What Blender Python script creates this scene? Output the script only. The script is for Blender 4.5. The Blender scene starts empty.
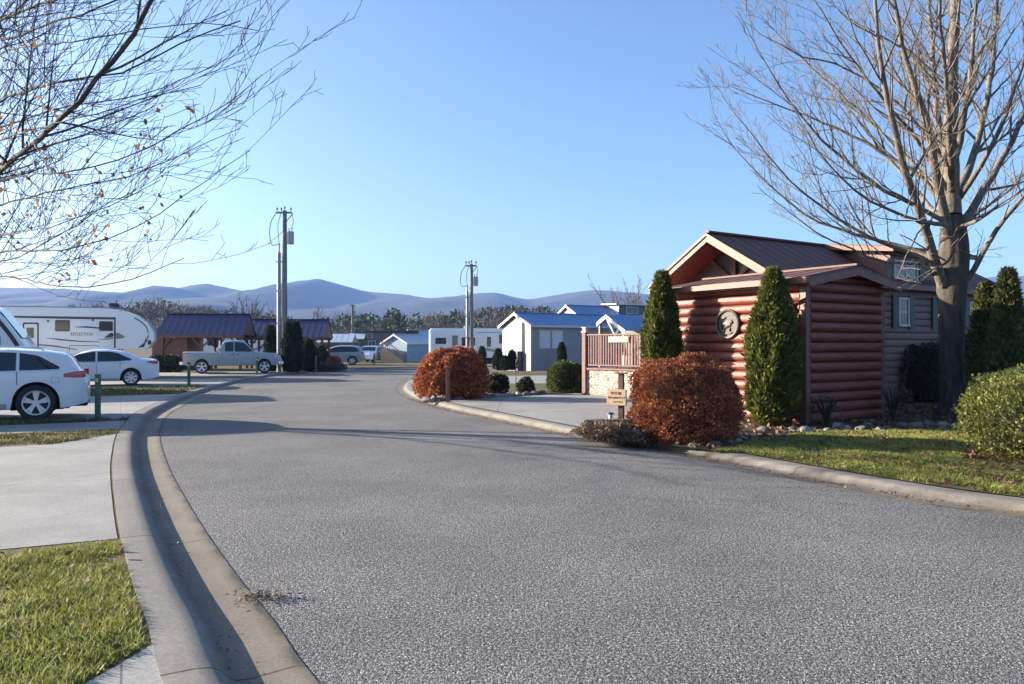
import bpy, bmesh, math, random
import numpy as np
from mathutils import Vector, Matrix, noise

R = math.radians
sc = bpy.context.scene
COL = sc.collection
F = 768.0
HZ = 346.0
EYE = 1.65
rnd = random.Random(7)
nrg = np.random.default_rng(11)


def PX(px, d):
    """world X of image column px at distance d"""
    return (px - 512.0) / F * d


def PZ(py, d):
    return EYE - (py - HZ) / F * d


def P(px, py, d):
    return Vector((PX(px, d), d, PZ(py, d)))


# ------------------------------------------------------------------ materials
MATS = {}


def _nt(name):
    m = bpy.data.materials.new(name)
    m.use_nodes = True
    nt = m.node_tree
    b = nt.nodes['Principled BSDF']
    return m, nt, b


def mat(name, col, rough=.6, var=.12, scale=4.0, bump=0.0, bscale=40.0, metallic=0.0, spec=.5, coat=0.0, dirt=None, stretch=None):
    """Principled material whose colour wanders with noise (stains, wear) and an optional fine bump."""
    if name in MATS:
        return MATS[name]
    m, nt, b = _nt(name)
    N, L = nt.nodes, nt.links
    tc = N.new('ShaderNodeTexCoord')
    src = tc.outputs['Object']
    if stretch:
        mp = N.new('ShaderNodeMapping'); mp.inputs['Scale'].default_value = stretch
        L.new(src, mp.inputs['Vector']); src = mp.outputs['Vector']
    n1 = N.new('ShaderNodeTexNoise'); n1.inputs['Scale'].default_value = scale; n1.inputs['Detail'].default_value = 6; n1.inputs['Roughness'].default_value = .62
    L.new(src, n1.inputs['Vector'])
    rp = N.new('ShaderNodeValToRGB')
    c = Vector(col)
    lo = c * (1 - var); hi = c * (1 + var)
    if dirt:
        lo = Vector(dirt)
    rp.color_ramp.elements[0].position = .32; rp.color_ramp.elements[0].color = (*lo, 1)
    rp.color_ramp.elements[1].position = .68; rp.color_ramp.elements[1].color = (*hi, 1)
    L.new(n1.outputs['Fac'], rp.inputs['Fac'])
    L.new(rp.outputs['Color'], b.inputs['Base Color'])
    b.inputs['Roughness'].default_value = rough
    b.inputs['Metallic'].default_value = metallic
    b.inputs['Specular IOR Level'].default_value = spec
    b.inputs['Coat Weight'].default_value = coat
    b.inputs['Coat Roughness'].default_value = .05
    if bump:
        n2 = N.new('ShaderNodeTexNoise'); n2.inputs['Scale'].default_value = bscale; n2.inputs['Detail'].default_value = 4
        L.new(src, n2.inputs['Vector'])
        bp = N.new('ShaderNodeBump'); bp.inputs['Strength'].default_value = min(1, bump * 10); bp.inputs['Distance'].default_value = .02
        L.new(n2.outputs['Fac'], bp.inputs['Height']); L.new(bp.outputs['Normal'], b.inputs['Normal'])
    MATS[name] = m
    return m


def leafmat(name, cols, rough=.6, transl=.25):
    """foliage: each leaf its own tint, light passing through."""
    if name in MATS:
        return MATS[name]
    m, nt, b = _nt(name)
    N, L = nt.nodes, nt.links
    g = N.new('ShaderNodeNewGeometry')
    tc = N.new('ShaderNodeTexCoord')
    ns = N.new('ShaderNodeTexNoise'); ns.inputs['Scale'].default_value = 3.0; ns.inputs['Detail'].default_value = 3
    L.new(tc.outputs['Object'], ns.inputs['Vector'])
    ad = N.new('ShaderNodeMath'); ad.operation = 'MULTIPLY_ADD'
    L.new(ns.outputs['Fac'], ad.inputs[0]); ad.inputs[1].default_value = .9; 
    sb = N.new('ShaderNodeMath'); sb.operation = 'MULTIPLY_ADD'
    L.new(g.outputs['Random Per Island'], sb.inputs[0]); sb.inputs[1].default_value = .75; sb.inputs[2].default_value = -.32
    L.new(sb.outputs[0], ad.inputs[2])
    rp = N.new('ShaderNodeValToRGB')
    els = rp.color_ramp.elements
    k = len(cols)
    els[0].position = .0; els[0].color = (*cols[0], 1)
    els[1].position = 1.0; els[1].color = (*cols[-1], 1)
    for i in range(1, k - 1):
        e = els.new(i / (k - 1)); e.color = (*cols[i], 1)
    L.new(ad.outputs[0], rp.inputs['Fac'])
    L.new(rp.outputs['Color'], b.inputs['Base Color'])
    b.inputs['Roughness'].default_value = rough
    b.inputs['Specular IOR Level'].default_value = .25
    if transl > 0:
        t = N.new('ShaderNodeBsdfTranslucent'); L.new(rp.outputs['Color'], t.inputs['Color'])
        mx = N.new('ShaderNodeMixShader'); mx.inputs[0].default_value = transl
        L.new(b.outputs[0], mx.inputs[1]); L.new(t.outputs[0], mx.inputs[2])
        L.new(mx.outputs[0], nt.nodes['Material Output'].inputs['Surface'])
    MATS[name] = m
    return m


def glassmat(name='dark_glass', col=(.02, .025, .03), rough=.06):
    if name in MATS:
        return MATS[name]
    m, nt, b = _nt(name)
    b.inputs['Base Color'].default_value = (*col, 1)
    b.inputs['Roughness'].default_value = rough
    b.inputs['Specular IOR Level'].default_value = .6
    MATS[name] = m
    return m


# ------------------------------------------------------------------ mesh builder
class MB:
    def __init__(s):
        s.v = []; s.f = []; s.m = []; s.mi = 0

    def add(s, vs, fs):
        o = len(s.v)
        s.v.extend([tuple(p) for p in vs])
        s.f.extend([tuple(i + o for i in f) for f in fs])
        s.m.extend([s.mi] * len(fs))
        return s

    def box(s, x0, x1, y0, y1, z0, z1, bev=0.0):
        if bev <= 0:
            vs = [(x, y, z) for z in (z0, z1) for y in (y0, y1) for x in (x0, x1)]
            fs = [(0, 2, 3, 1), (4, 5, 7, 6), (0, 1, 5, 4), (2, 6, 7, 3), (0, 4, 6, 2), (1, 3, 7, 5)]
            return s.add(vs, fs)
        bm = bmesh.new()
        bmesh.ops.create_cube(bm, size=1)
        for v in bm.verts:
            v.co = Vector(((x0 + x1) / 2 + v.co.x * (x1 - x0), (y0 + y1) / 2 + v.co.y * (y1 - y0), (z0 + z1) / 2 + v.co.z * (z1 - z0)))
        bmesh.ops.bevel(bm, geom=bm.edges[:] , offset=bev, segments=2, affect='EDGES', profile=.5)
        bm.verts.index_update()
        s.add([v.co.copy() for v in bm.verts], [[v.index for v in f.verts] for f in bm.faces])
        bm.free()
        return s

    def bar(s, a, b, w, h=None, up=(0, 0, 1)):
        """rectangular bar from a to b"""
        a, b = Vector(a), Vector(b); h = h or w
        d = (b - a).normalized(); up = Vector(up)
        if abs(d.dot(up)) > .98:
            up = Vector((0, 1, 0))
        x = d.cross(up).normalized() * (w / 2); y = x.cross(d).normalized() * (h / 2)
        vs = [a - x - y, a + x - y, a + x + y, a - x + y, b - x - y, b + x - y, b + x + y, b - x + y]
        return s.add(vs, [(0, 1, 2, 3), (7, 6, 5, 4), (0, 4, 5, 1), (1, 5, 6, 2), (2, 6, 7, 3), (3, 7, 4, 0)])

    def tube(s, pts, rad, n=6, cap=True):
        pts = [Vector(p) for p in pts]
        if not hasattr(rad, '__len__'):
            rad = [rad] * len(pts)
        o = len(s.v); k = len(pts)
        d0 = (pts[1] - pts[0]).normalized()
        x = d0.orthogonal().normalized()
        for i, p in enumerate(pts):
            d = (pts[min(i + 1, k - 1)] - pts[max(i - 1, 0)]).normalized()
            x = (x - d * x.dot(d))
            x = x.normalized() if x.length > 1e-6 else d.orthogonal().normalized()
            y = d.cross(x)
            for j in range(n):
                a = 2 * math.pi * j / n
                q = p + (x * math.cos(a) + y * math.sin(a)) * rad[i]
                s.v.append((q.x, q.y, q.z))
        for i in range(k - 1):
            for j in range(n):
                j2 = (j + 1) % n
                s.f.append((o + i * n + j, o + i * n + j2, o + (i + 1) * n + j2, o + (i + 1) * n + j)); s.m.append(s.mi)
        if cap:
            s.f.append(tuple(o + j for j in reversed(range(n)))); s.m.append(s.mi)
            s.f.append(tuple(o + (k - 1) * n + j for j in range(n))); s.m.append(s.mi)
        return s

    def prism(s, poly, a0, a1, axis='y', inset=0.0):
        """poly: 2-D outline; extruded along axis from a0 to a1 (axis y: poly is x,z; axis x: poly is y,z; axis z: poly is x,y)"""
        def mk(u, v, a):
            return {'y': (u, a, v), 'x': (a, u, v), 'z': (u, v, a)}[axis]
        n = len(poly)
        if inset > 0:
            cx = sum(p[0] for p in poly) / n; cy = sum(p[1] for p in poly) / n
            mxd = max(max(abs(p[0] - cx), abs(p[1] - cy)) for p in poly)
            k = 1 - inset / mxd
            small = [(cx + (p[0] - cx) * k, cy + (p[1] - cy) * k) for p in poly]
            sg = 1 if a1 > a0 else -1
            rings = [[mk(u, v, a0) for u, v in small], [mk(u, v, a0 + sg * inset) for u, v in poly], [mk(u, v, a1 - sg * inset) for u, v in poly], [mk(u, v, a1) for u, v in small]]
        else:
            rings = [[mk(u, v, a0) for u, v in poly], [mk(u, v, a1) for u, v in poly]]
        vs = [p for r in rings for p in r]
        fs = []
        for r in range(len(rings) - 1):
            for i in range(n):
                j = (i + 1) % n
                fs.append((r * n + i, r * n + j, (r + 1) * n + j, (r + 1) * n + i))
        fs.append(tuple(reversed(range(n)))); fs.append(tuple((len(rings) - 1) * n + i for i in range(n)))
        return s.add(vs, fs)

    def lathe(s, prof, c=(0, 0, 0), axis='z', n=24):
        """prof: (radius, height) pairs"""
        c = Vector(c); o = len(s.v)
        for r, h in prof:
            for j in range(n):
                a = 2 * math.pi * j / n
                u, w = r * math.cos(a), r * math.sin(a)
                q = {'z': (u, w, h), 'y': (u, h, w), 'x': (h, u, w)}[axis]
                s.v.append((c.x + q[0], c.y + q[1], c.z + q[2]))
        for i in range(len(prof) - 1):
            for j in range(n):
                j2 = (j + 1) % n
                s.f.append((o + i * n + j, o + i * n + j2, o + (i + 1) * n + j2, o + (i + 1) * n + j)); s.m.append(s.mi)
        s.f.append(tuple(o + j for j in reversed(range(n)))); s.m.append(s.mi)
        s.f.append(tuple(o + (len(prof) - 1) * n + j for j in range(n))); s.m.append(s.mi)
        return s

    def blob(s, c, r, seed=0, amp=.15, n=2, freq=2.0):
        bm = bmesh.new()
        bmesh.ops.create_icosphere(bm, subdivisions=n, radius=1)
        for v in bm.verts:
            k = 1 + amp * noise.noise(v.co * freq + Vector((seed * 7.3, seed * 3.1, seed)))
            v.co = Vector((v.co.x * r[0] * k + c[0], v.co.y * r[1] * k + c[1], v.co.z * r[2] * k + c[2]))
        bm.verts.index_update()
        s.add([v.co.copy() for v in bm.verts], [[v.index for v in f.verts] for f in bm.faces])
        bm.free()
        return s

    def build(s, name, mats, parent=None, smooth=False, angle=None):
        me = bpy.data.meshes.new(name)
        me.from_pydata(s.v, [], s.f)
        if not isinstance(mats, (list, tuple)):
            mats = [mats]
        for m in mats:
            me.materials.append(m)
        if len(mats) > 1:
            me.polygons.foreach_set('material_index', s.m)
        bm = bmesh.new(); bm.from_mesh(me)
        if len(bm.faces) < 60000:
            bmesh.ops.recalc_face_normals(bm, faces=bm.faces[:])
        bm.to_mesh(me); bm.free()
        if smooth:
            me.polygons.foreach_set('use_smooth', [True] * len(me.polygons))
            me.set_sharp_from_angle(angle=R(angle or 40))
        me.update()
        o = bpy.data.objects.new(name, me)
        COL.objects.link(o)
        if parent:
            o.parent = parent
        return o


def quads_obj(name, V, m, parent=None, k=4):
    """V: (n*k,3) array, faces of k vertices each"""
    V = np.asarray(V, dtype=np.float32).reshape(-1, 3)
    n = len(V) // k
    me = bpy.data.meshes.new(name)
    me.vertices.add(len(V)); me.vertices.foreach_set('co', V.ravel())
    me.loops.add(len(V)); me.loops.foreach_set('vertex_index', np.arange(len(V), dtype=np.int32))
    me.polygons.add(n); me.polygons.foreach_set('loop_start', np.arange(0, len(V), k, dtype=np.int32))
    me.update(calc_edges=True); me.validate()
    for q in (m if isinstance(m, (list, tuple)) else [m]):
        me.materials.append(q)
    o = bpy.data.objects.new(name, me)
    COL.objects.link(o)
    if parent:
        o.parent = parent
    return o


def tag(o, label=None, cat=None, group=None, kind=None):
    if label: o['label'] = label
    if cat: o['category'] = cat
    if group: o['group'] = group
    if kind: o['kind'] = kind
    return o


def thing(name, label, cat, loc=(0, 0, 0), rz=0.0, group=None):
    o = bpy.data.objects.new(name, None)
    o.empty_display_size = .3
    COL.objects.link(o)
    o.location = loc; o.rotation_euler = (0, 0, rz)
    return tag(o, label, cat, group)


def copy_tree(o, parent=None):
    c = o.copy(); COL.objects.link(c)
    if parent is not None:
        c.parent = parent
    for ch in list(o.children):
        copy_tree(ch, c)
    return c


# leaf clouds ---------------------------------------------------------------
def unit(a):
    return a / np.maximum(np.linalg.norm(a, axis=1, keepdims=True), 1e-9)


def leaf_quads(c, axis, ln, wd, jitter=.6):
    """diamond leaves at c pointing along axis (jittered)"""
    n = len(c)
    ax = unit(axis + nrg.normal(0, jitter, (n, 3)))
    sd = unit(np.cross(ax, nrg.normal(0, 1, (n, 3))))
    ln = (ln * nrg.uniform(.6, 1.3, n))[:, None]; wd = (wd * nrg.uniform(.6, 1.3, n))[:, None]
    V = np.stack([c, c + ax * ln * .45 + sd * wd * .5, c + ax * ln, c + ax * ln * .45 - sd * wd * .5], axis=1)
    return V.reshape(-1, 3)


def n3(p, f, seed):
    return np.array([noise.noise(Vector((q[0] * f + seed * 3.7, q[1] * f - seed * 1.9, q[2] * f + seed))) for q in p])


def dome_points(n, rx, ry, h, seed, power=2.4, depth=.22, lump=.12, low=-.15, lf=2.2):
    """points near the lumpy surface of a mounded shrub that stands on z=0"""
    d = unit(nrg.normal(0, 1, (n, 3)))
    flip = (d[:, 2] < -.25) & (nrg.random(n) < .45)
    d[:, 2] = np.where(flip, -d[:, 2], d[:, 2])
    k = (np.abs(d[:, 0]) ** power + np.abs(d[:, 1]) ** power + np.abs(d[:, 2]) ** power) ** (-1 / power)
    lum = 1 + lump * n3(d, lf, seed) + lump * .6 * n3(d, lf * 3, seed + 5)
    r = k * lum * (1 - depth * nrg.random(n) ** 1.7)
    zc = h * .36
    p = np.stack([d[:, 0] * r * rx, d[:, 1] * r * ry, zc + d[:, 2] * r * np.where(d[:, 2] > 0, h - zc, zc * 1.25)], axis=1)
    p[:, 2] = np.maximum(p[:, 2], .02)
    return p, d


def shrub(name, label, cat, loc, rx, ry, h, m, core, n=20000, ln=.05, wd=.03, seed=1, power=2.4, lump=.12, jitter=.6, group=None, up=.3, depth=.22, parts=True, corek=.72):
    t = thing(name, label, cat, loc, 0, group)
    p, d = dome_points(n, rx, ry, h, seed, power, lump=lump, depth=depth)
    ax = d * 1.0; ax[:, 2] += up
    quads_obj('foliage', leaf_quads(p, ax, ln, wd, jitter), m, t)
    if corek > 0:
        b = MB(); b.blob((0, 0, h * .4), (rx * corek, ry * corek, h * .5 * corek), seed, .15, 3)
        b.tube([(0, 0, -.02), (0, 0, h * .3)], [.05, .04], 6)
        b.build('branches', core, t, True, 80)
    else:
        b = MB()
        for i in range(26):
            a = rnd.uniform(0, 6.28); e = rnd.uniform(.3, 1)
            b.tube([(0, 0, 0), (math.cos(a) * rx * .35 * e, math.sin(a) * ry * .35 * e, h * .45), (math.cos(a) * rx * .8 * e, math.sin(a) * ry * .8 * e, h * (.75 + .2 * (1 - e)))], [.02, .012, .005], 5)
        b.build('branches', core, t)
    return t


def conifer(name, label, loc, h, r, m, core, n=14000, ln=.13, wd=.05, seed=1, group=None, taper=.8, cat='conifer', lean=0.0):
    """columnar evergreen: upright sprays on a narrow spindle"""
    t = thing(name, label, cat, loc, seed * 1.3, group)
    u = nrg.random(n) ** .85
    th = nrg.random(n) * 2 * math.pi
    def pf(q): return np.clip(.55 + q * 4, 0, 1) * (1 - np.clip((q - .32) / .68, 0, 1) ** (1.0 + (1 - taper) * 3) * .96)
    prof = pf(u)
    lum = 1 + .26 * n3(np.stack([np.cos(th), np.sin(th), u * h * .8], axis=1), 1.7, seed) + .30 * n3(np.stack([np.cos(th), np.sin(th), u * h * .7], axis=1), 4.2, seed)
    rr = r * prof * lum * (1 - .35 * nrg.random(n) ** 1.6) + .02
    c = np.stack([rr * np.cos(th) + lean * u, rr * np.sin(th), u * (h - ln)], axis=1)
    ax = np.stack([np.cos(th) * .45, np.sin(th) * .45, np.ones(n) * .9], axis=1)
    quads_obj('foliage', leaf_quads(c, ax, ln, wd, .45), m, t)
    b = MB()
    zz = np.linspace(0, .95, 14)
    pr = pf(zz)
    b.lathe([(max(.015, r * .52 * k), z * h) for k, z in zip(pr, zz)], (0, 0, 0), 'z', 10)
    b.build('trunk', core, t, True, 80)
    return t


def catmull(pts, step=.25):
    pts = [Vector(p) for p in pts]
    q = [pts[0] * 2 - pts[1]] + pts + [pts[-1] * 2 - pts[-2]]
    out = []
    for i in range(1, len(q) - 2):
        a, b, c, d = q[i - 1], q[i], q[i + 1], q[i + 2]
        n = max(2, int((c - b).length / step))
        for k in range(n):
            t = k / n
            out.append(.5 * ((2 * b) + (c - a) * t + (2 * a - 5 * b + 4 * c - d) * t * t + (3 * b - a - 3 * c + d) * t ** 3))
    out.append(pts[-1])
    return out


def inside(p, poly):
    x, y = p; c = False; j = len(poly) - 1
    for i in range(len(poly)):
        xi, yi = poly[i][0], poly[i][1]; xj, yj = poly[j][0], poly[j][1]
        if (yi > y) != (yj > y) and x < (xj - xi) * (y - yi) / (yj - yi) + xi:
            c = not c
        j = i
    return c


def sheet(name, poly, z, m, kind='structure', thick=0.0, parent=None):
    b = MB()
    if thick:
        b.prism([(p[0], p[1]) for p in poly], z - thick, z, 'z')
    else:
        b.add([(p[0], p[1], z) for p in poly], [tuple(range(len(poly)))])
    o = b.build(name, m, parent)
    # tessellate, so a long concave outline is filled cleanly
    bm = bmesh.new(); bm.from_mesh(o.data); bmesh.ops.triangulate(bm, faces=bm.faces[:], ngon_method='EAR_CLIP')
    bmesh.ops.recalc_face_normals(bm, faces=bm.faces[:])
    bm.to_mesh(o.data); bm.free()
    if kind: o['kind'] = kind
    return o
HAZE_D, SKY_S, SUN_S, EXPO = 1.4e-4, .080, 5.0, 1.97
# ================================================================== GROUND
LZ = .085      # lawns and pads lie this far above the asphalt
RZ = .10
left_edge = catmull([(9, -7, 0), (3.5, -2.2, 0), (1.5, .2, 0), (.2, 2.0, 0), (-.96, 3.75, 0), (-1.456, 4.62, 0), (-2.08, 5.66, 0), (-3.24, 7.73, 0), (-5.02, 11.1, 0), (-6.92, 15.1, 0), (-8.69, 19.8, 0), (-11.0, 28.8, 0), (-12.5, 38, 0), (-12.9, 45, 0), (-12.2, 51.0, 0), (-9.5, 56, 0), (-5, 59.0, 0), (3, 60.5, 0), (20, 62, 0), (70, 66, 0)], .3)
right_edge = catmull([(32, -5, 0), (20, -1.5, 0), (12, 2.2, 0), (7.6, 5.1, 0), (4.9, 7.4, 0), (3.87, 8.8, 0), (2.72, 11.1, 0), (2.1, 12.4, 0), (1.05, 13.9, 0), (-.73, 17.6, 0), (-2.2, 20.8, 0), (-3.6, 25.3, 0), (-4.6, 30.5, 0), (-5.1, 37.3, 0), (-4.7, 42.0, 0), (-3.4, 45.5, 0), (0, 48, 0), (8, 49.6, 0), (25, 51, 0), (70, 55, 0)], .3)


def offset(path, o):
    out = []
    for i, p in enumerate(path):
        d = (path[min(i + 1, len(path) - 1)] - path[max(i - 1, 0)]).normalized()
        out.append(p + Vector((-d.y, d.x, 0)) * o)
    return out


def asphalt_mat():
    m, nt, b = _nt('asphalt')
    N, L = nt.nodes, nt.links
    tc = N.new('ShaderNodeTexCoord')
    v = N.new('ShaderNodeTexVoronoi'); v.inputs['Scale'].default_value = 100
    L.new(tc.outputs['Object'], v.inputs['Vector'])
    n = N.new('ShaderNodeTexNoise'); n.inputs['Scale'].default_value = 52; n.inputs['Detail'].default_value = 6; n.inputs['Roughness'].default_value = .75
    L.new(tc.outputs['Object'], n.inputs['Vector'])
    rp = N.new('ShaderNodeValToRGB')
    rp.color_ramp.elements[0].position = .37; rp.color_ramp.elements[0].color = (.034, .032, .033, 1)
    rp.color_ramp.elements[1].position = .63; rp.color_ramp.elements[1].color = (.345, .33, .325, 1)
    e = rp.color_ramp.elements.new(.5); e.color = (.12, .115, .115, 1)
    L.new(n.outputs['Fac'], rp.inputs['Fac'])
    sep = N.new('ShaderNodeSeparateColor'); L.new(v.outputs['Color'], sep.inputs[0])
    mr = N.new('ShaderNodeMapRange'); mr.inputs['To Min'].default_value = .35; mr.inputs['To Max'].default_value = 1.6
    L.new(sep.outputs[0], mr.inputs['Value'])
    mu = N.new('ShaderNodeMix'); mu.data_type = 'RGBA'; mu.blend_type = 'MULTIPLY'; mu.inputs['Factor'].default_value = .85
    L.new(rp.outputs['Color'], mu.inputs['A']); L.new(mr.outputs[0], mu.inputs['B'])
    n2 = N.new('ShaderNodeTexNoise'); n2.inputs['Scale'].default_value = .5; n2.inputs['Detail'].default_value = 7; n2.inputs['Roughness'].default_value = .6
    L.new(tc.outputs['Object'], n2.inputs['Vector'])
    m2 = N.new('ShaderNodeMapRange'); m2.inputs['From Min'].default_value = .3; m2.inputs['From Max'].default_value = .7; m2.inputs['To Min'].default_value = .76; m2.inputs['To Max'].default_value = 1.2
    L.new(n2.outputs['Fac'], m2.inputs['Value'])
    mv = N.new('ShaderNodeMix'); mv.data_type = 'RGBA'; mv.blend_type = 'MULTIPLY'; mv.inputs['Factor'].default_value = 1
    L.new(mu.outputs['Result'], mv.inputs['A']); L.new(m2.outputs[0], mv.inputs['B'])
    L.new(mv.outputs['Result'], b.inputs['Base Color'])
    b.inputs['Roughness'].default_value = .9
    b.inputs['Specular IOR Level'].default_value = .25
    bp = N.new('ShaderNodeBump'); bp.inputs['Strength'].default_value = .8; bp.inputs['Distance'].default_value = .010
    ad = N.new('ShaderNodeMath'); ad.operation = 'SUBTRACT'; L.new(n.outputs['Fac'], ad.inputs[0]); L.new(v.outputs['Distance'], ad.inputs[1])
    L.new(ad.outputs[0], bp.inputs['Height']); L.new(bp.outputs['Normal'], b.inputs['Normal'])
    return m


def concrete_mat(name, col, kerb=False):
    m, nt, b = _nt(name)
    N, L = nt.nodes, nt.links
    tc = N.new('ShaderNodeTexCoord')
    def nz(scale, det, lo, hi, fr=.3, to=.7):
        n = N.new('ShaderNodeTexNoise'); n.inputs['Scale'].default_value = scale; n.inputs['Detail'].default_value = det; n.inputs['Roughness'].default_value = .65
        L.new(tc.outputs['Object'], n.inputs['Vector'])
        r = N.new('ShaderNodeMapRange'); r.inputs['From Min'].default_value = fr; r.inputs['From Max'].default_value = to; r.inputs['To Min'].default_value = lo; r.inputs['To Max'].default_value = hi
        L.new(n.outputs['Fac'], r.inputs['Value']); return n, r.outputs[0]
    _, a = nz(.9, 8, .74, 1.12)
    n60, c = nz(48, 5, .74, 1.2)
    mm = N.new('ShaderNodeMath'); mm.operation = 'MULTIPLY'; L.new(a, mm.inputs[0]); L.new(c, mm.inputs[1])
    mx = N.new('ShaderNodeMix'); mx.data_type = 'RGBA'; mx.blend_type = 'MULTIPLY'; mx.inputs['Factor'].default_value = 1
    mx.inputs['A'].default_value = (*col, 1); L.new(mm.outputs[0], mx.inputs['B'])
    out = mx.outputs['Result']
    if kerb:
        uv = N.new('ShaderNodeUVMap'); sp = N.new('ShaderNodeSeparateXYZ'); L.new(uv.outputs[0], sp.inputs[0])
        # contraction joints across the kerb every 3 m
        fr = N.new('ShaderNodeMath'); fr.operation = 'FRACT'; dv = N.new('ShaderNodeMath'); dv.operation = 'DIVIDE'; dv.inputs[1].default_value = 3.0
        L.new(sp.outputs['X'], dv.inputs[0]); L.new(dv.outputs[0], fr.inputs[0])
        lt = N.new('ShaderNodeMath'); lt.operation = 'LESS_THAN'; lt.inputs[1].default_value = .006; L.new(fr.outputs[0], lt.inputs[0])
        # silt and old oil that collects along the gutter
        g = N.new('ShaderNodeValToRGB')
        E = g.color_ramp.elements
        E[0].position = 0; E[0].color = (.22, .21, .2, 1); E[1].position = 1; E[1].color = (1, 1, 1, 1)
        for p_, c_ in ((.05, (.6, .55, .5, 1)), (.14, (.85, .78, .7, 1)), (.4, (.8, .74, .66, 1)), (.52, (.7, .64, .58, 1)), (.62, (.95, .93, .9, 1))):
            e = E.new(p_); e.color = c_
        nd = N.new('ShaderNodeTexNoise'); nd.inputs['Scale'].default_value = 3; nd.inputs['Detail'].default_value = 8; L.new(tc.outputs['Object'], nd.inputs['Vector'])
        off = N.new('ShaderNodeMath'); off.operation = 'MULTIPLY_ADD'; L.new(nd.outputs['Fac'], off.inputs[0]); off.inputs[1].default_value = .24; off.inputs[2].default_value = -.12
        ay = N.new('ShaderNodeMath'); ay.operation = 'ADD'; L.new(sp.outputs['Y'], ay.inputs[0]); L.new(off.outputs[0], ay.inputs[1]); ay.use_clamp = True
        L.new(ay.outputs[0], g.inputs['Fac'])
        m2 = N.new('ShaderNodeMix'); m2.data_type = 'RGBA'; m2.blend_type = 'MULTIPLY'; m2.inputs['Factor'].default_value = 1
        L.new(out, m2.inputs['A']); L.new(g.outputs['Color'], m2.inputs['B'])
        m3 = N.new('ShaderNodeMix'); m3.data_type = 'RGBA'; L.new(lt.outputs[0], m3.inputs['Factor']); L.new(m2.outputs['Result'], m3.inputs['A']); m3.inputs['B'].default_value = (.05, .045, .04, 1)
        out = m3.outputs['Result']
    else:
        # hairline cracks
        vo = N.new('ShaderNodeTexVoronoi'); vo.feature = 'DISTANCE_TO_EDGE'; vo.inputs['Scale'].default_value = .16
        nd = N.new('ShaderNodeTexNoise'); nd.inputs['Scale'].default_value = 1.5; nd.inputs['Detail'].default_value = 6; L.new(tc.outputs['Object'], nd.inputs['Vector'])
        vm = N.new('ShaderNodeMix'); vm.data_type = 'VECTOR'; vm.inputs['Factor'].default_value = .12; L.new(tc.outputs['Object'], vm.inputs['A']); L.new(nd.outputs['Color'], vm.inputs['B'])
        L.new(vm.outputs['Result'], vo.inputs['Vector'])
        lt0 = N.new('ShaderNodeMath'); lt0.operation = 'LESS_THAN'; lt0.inputs[1].default_value = .0012; L.new(vo.outputs['Distance'], lt0.inputs[0])
        # sawn joints every 3.4 m, square to the pads
        mp = N.new('ShaderNodeMapping'); mp.inputs['Rotation'].default_value = (0, 0, R(-27)); L.new(tc.outputs['Object'], mp.inputs['Vector'])
        sp = N.new('ShaderNodeSeparateXYZ'); L.new(mp.outputs['Vector'], sp.inputs[0])
        prev = lt0.outputs[0]
        for ax_ in ('X', 'Y'):
            dv = N.new('ShaderNodeMath'); dv.operation = 'DIVIDE'; dv.inputs[1].default_value = 3.4; L.new(sp.outputs[ax_], dv.inputs[0])
            fr = N.new('ShaderNodeMath'); fr.operation = 'FRACT'; L.new(dv.outputs[0], fr.inputs[0])
            l2 = N.new('ShaderNodeMath'); l2.operation = 'LESS_THAN'; l2.inputs[1].default_value = .0035; L.new(fr.outputs[0], l2.inputs[0])
            mxx = N.new('ShaderNodeMath'); mxx.operation = 'MAXIMUM'; L.new(prev, mxx.inputs[0]); L.new(l2.outputs[0], mxx.inputs[1]); prev = mxx.outputs[0]
        lt = mxx
        m3 = N.new('ShaderNodeMix'); m3.data_type = 'RGBA'; L.new(lt.outputs[0], m3.inputs['Factor']); L.new(out, m3.inputs['A']); m3.inputs['B'].default_value = (.12, .11, .1, 1)
        out = m3.outputs['Result']
    L.new(out, b.inputs['Base Color'])
    b.inputs['Roughness'].default_value = .85; b.inputs['Specular IOR Level'].default_value = .3
    bp = N.new('ShaderNodeBump'); bp.inputs['Strength'].default_value = .25; bp.inputs['Distance'].default_value = .004
    L.new(n60.outputs['Fac'], bp.inputs['Height']); L.new(bp.outputs['Normal'], b.inputs['Normal'])
    return m


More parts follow.
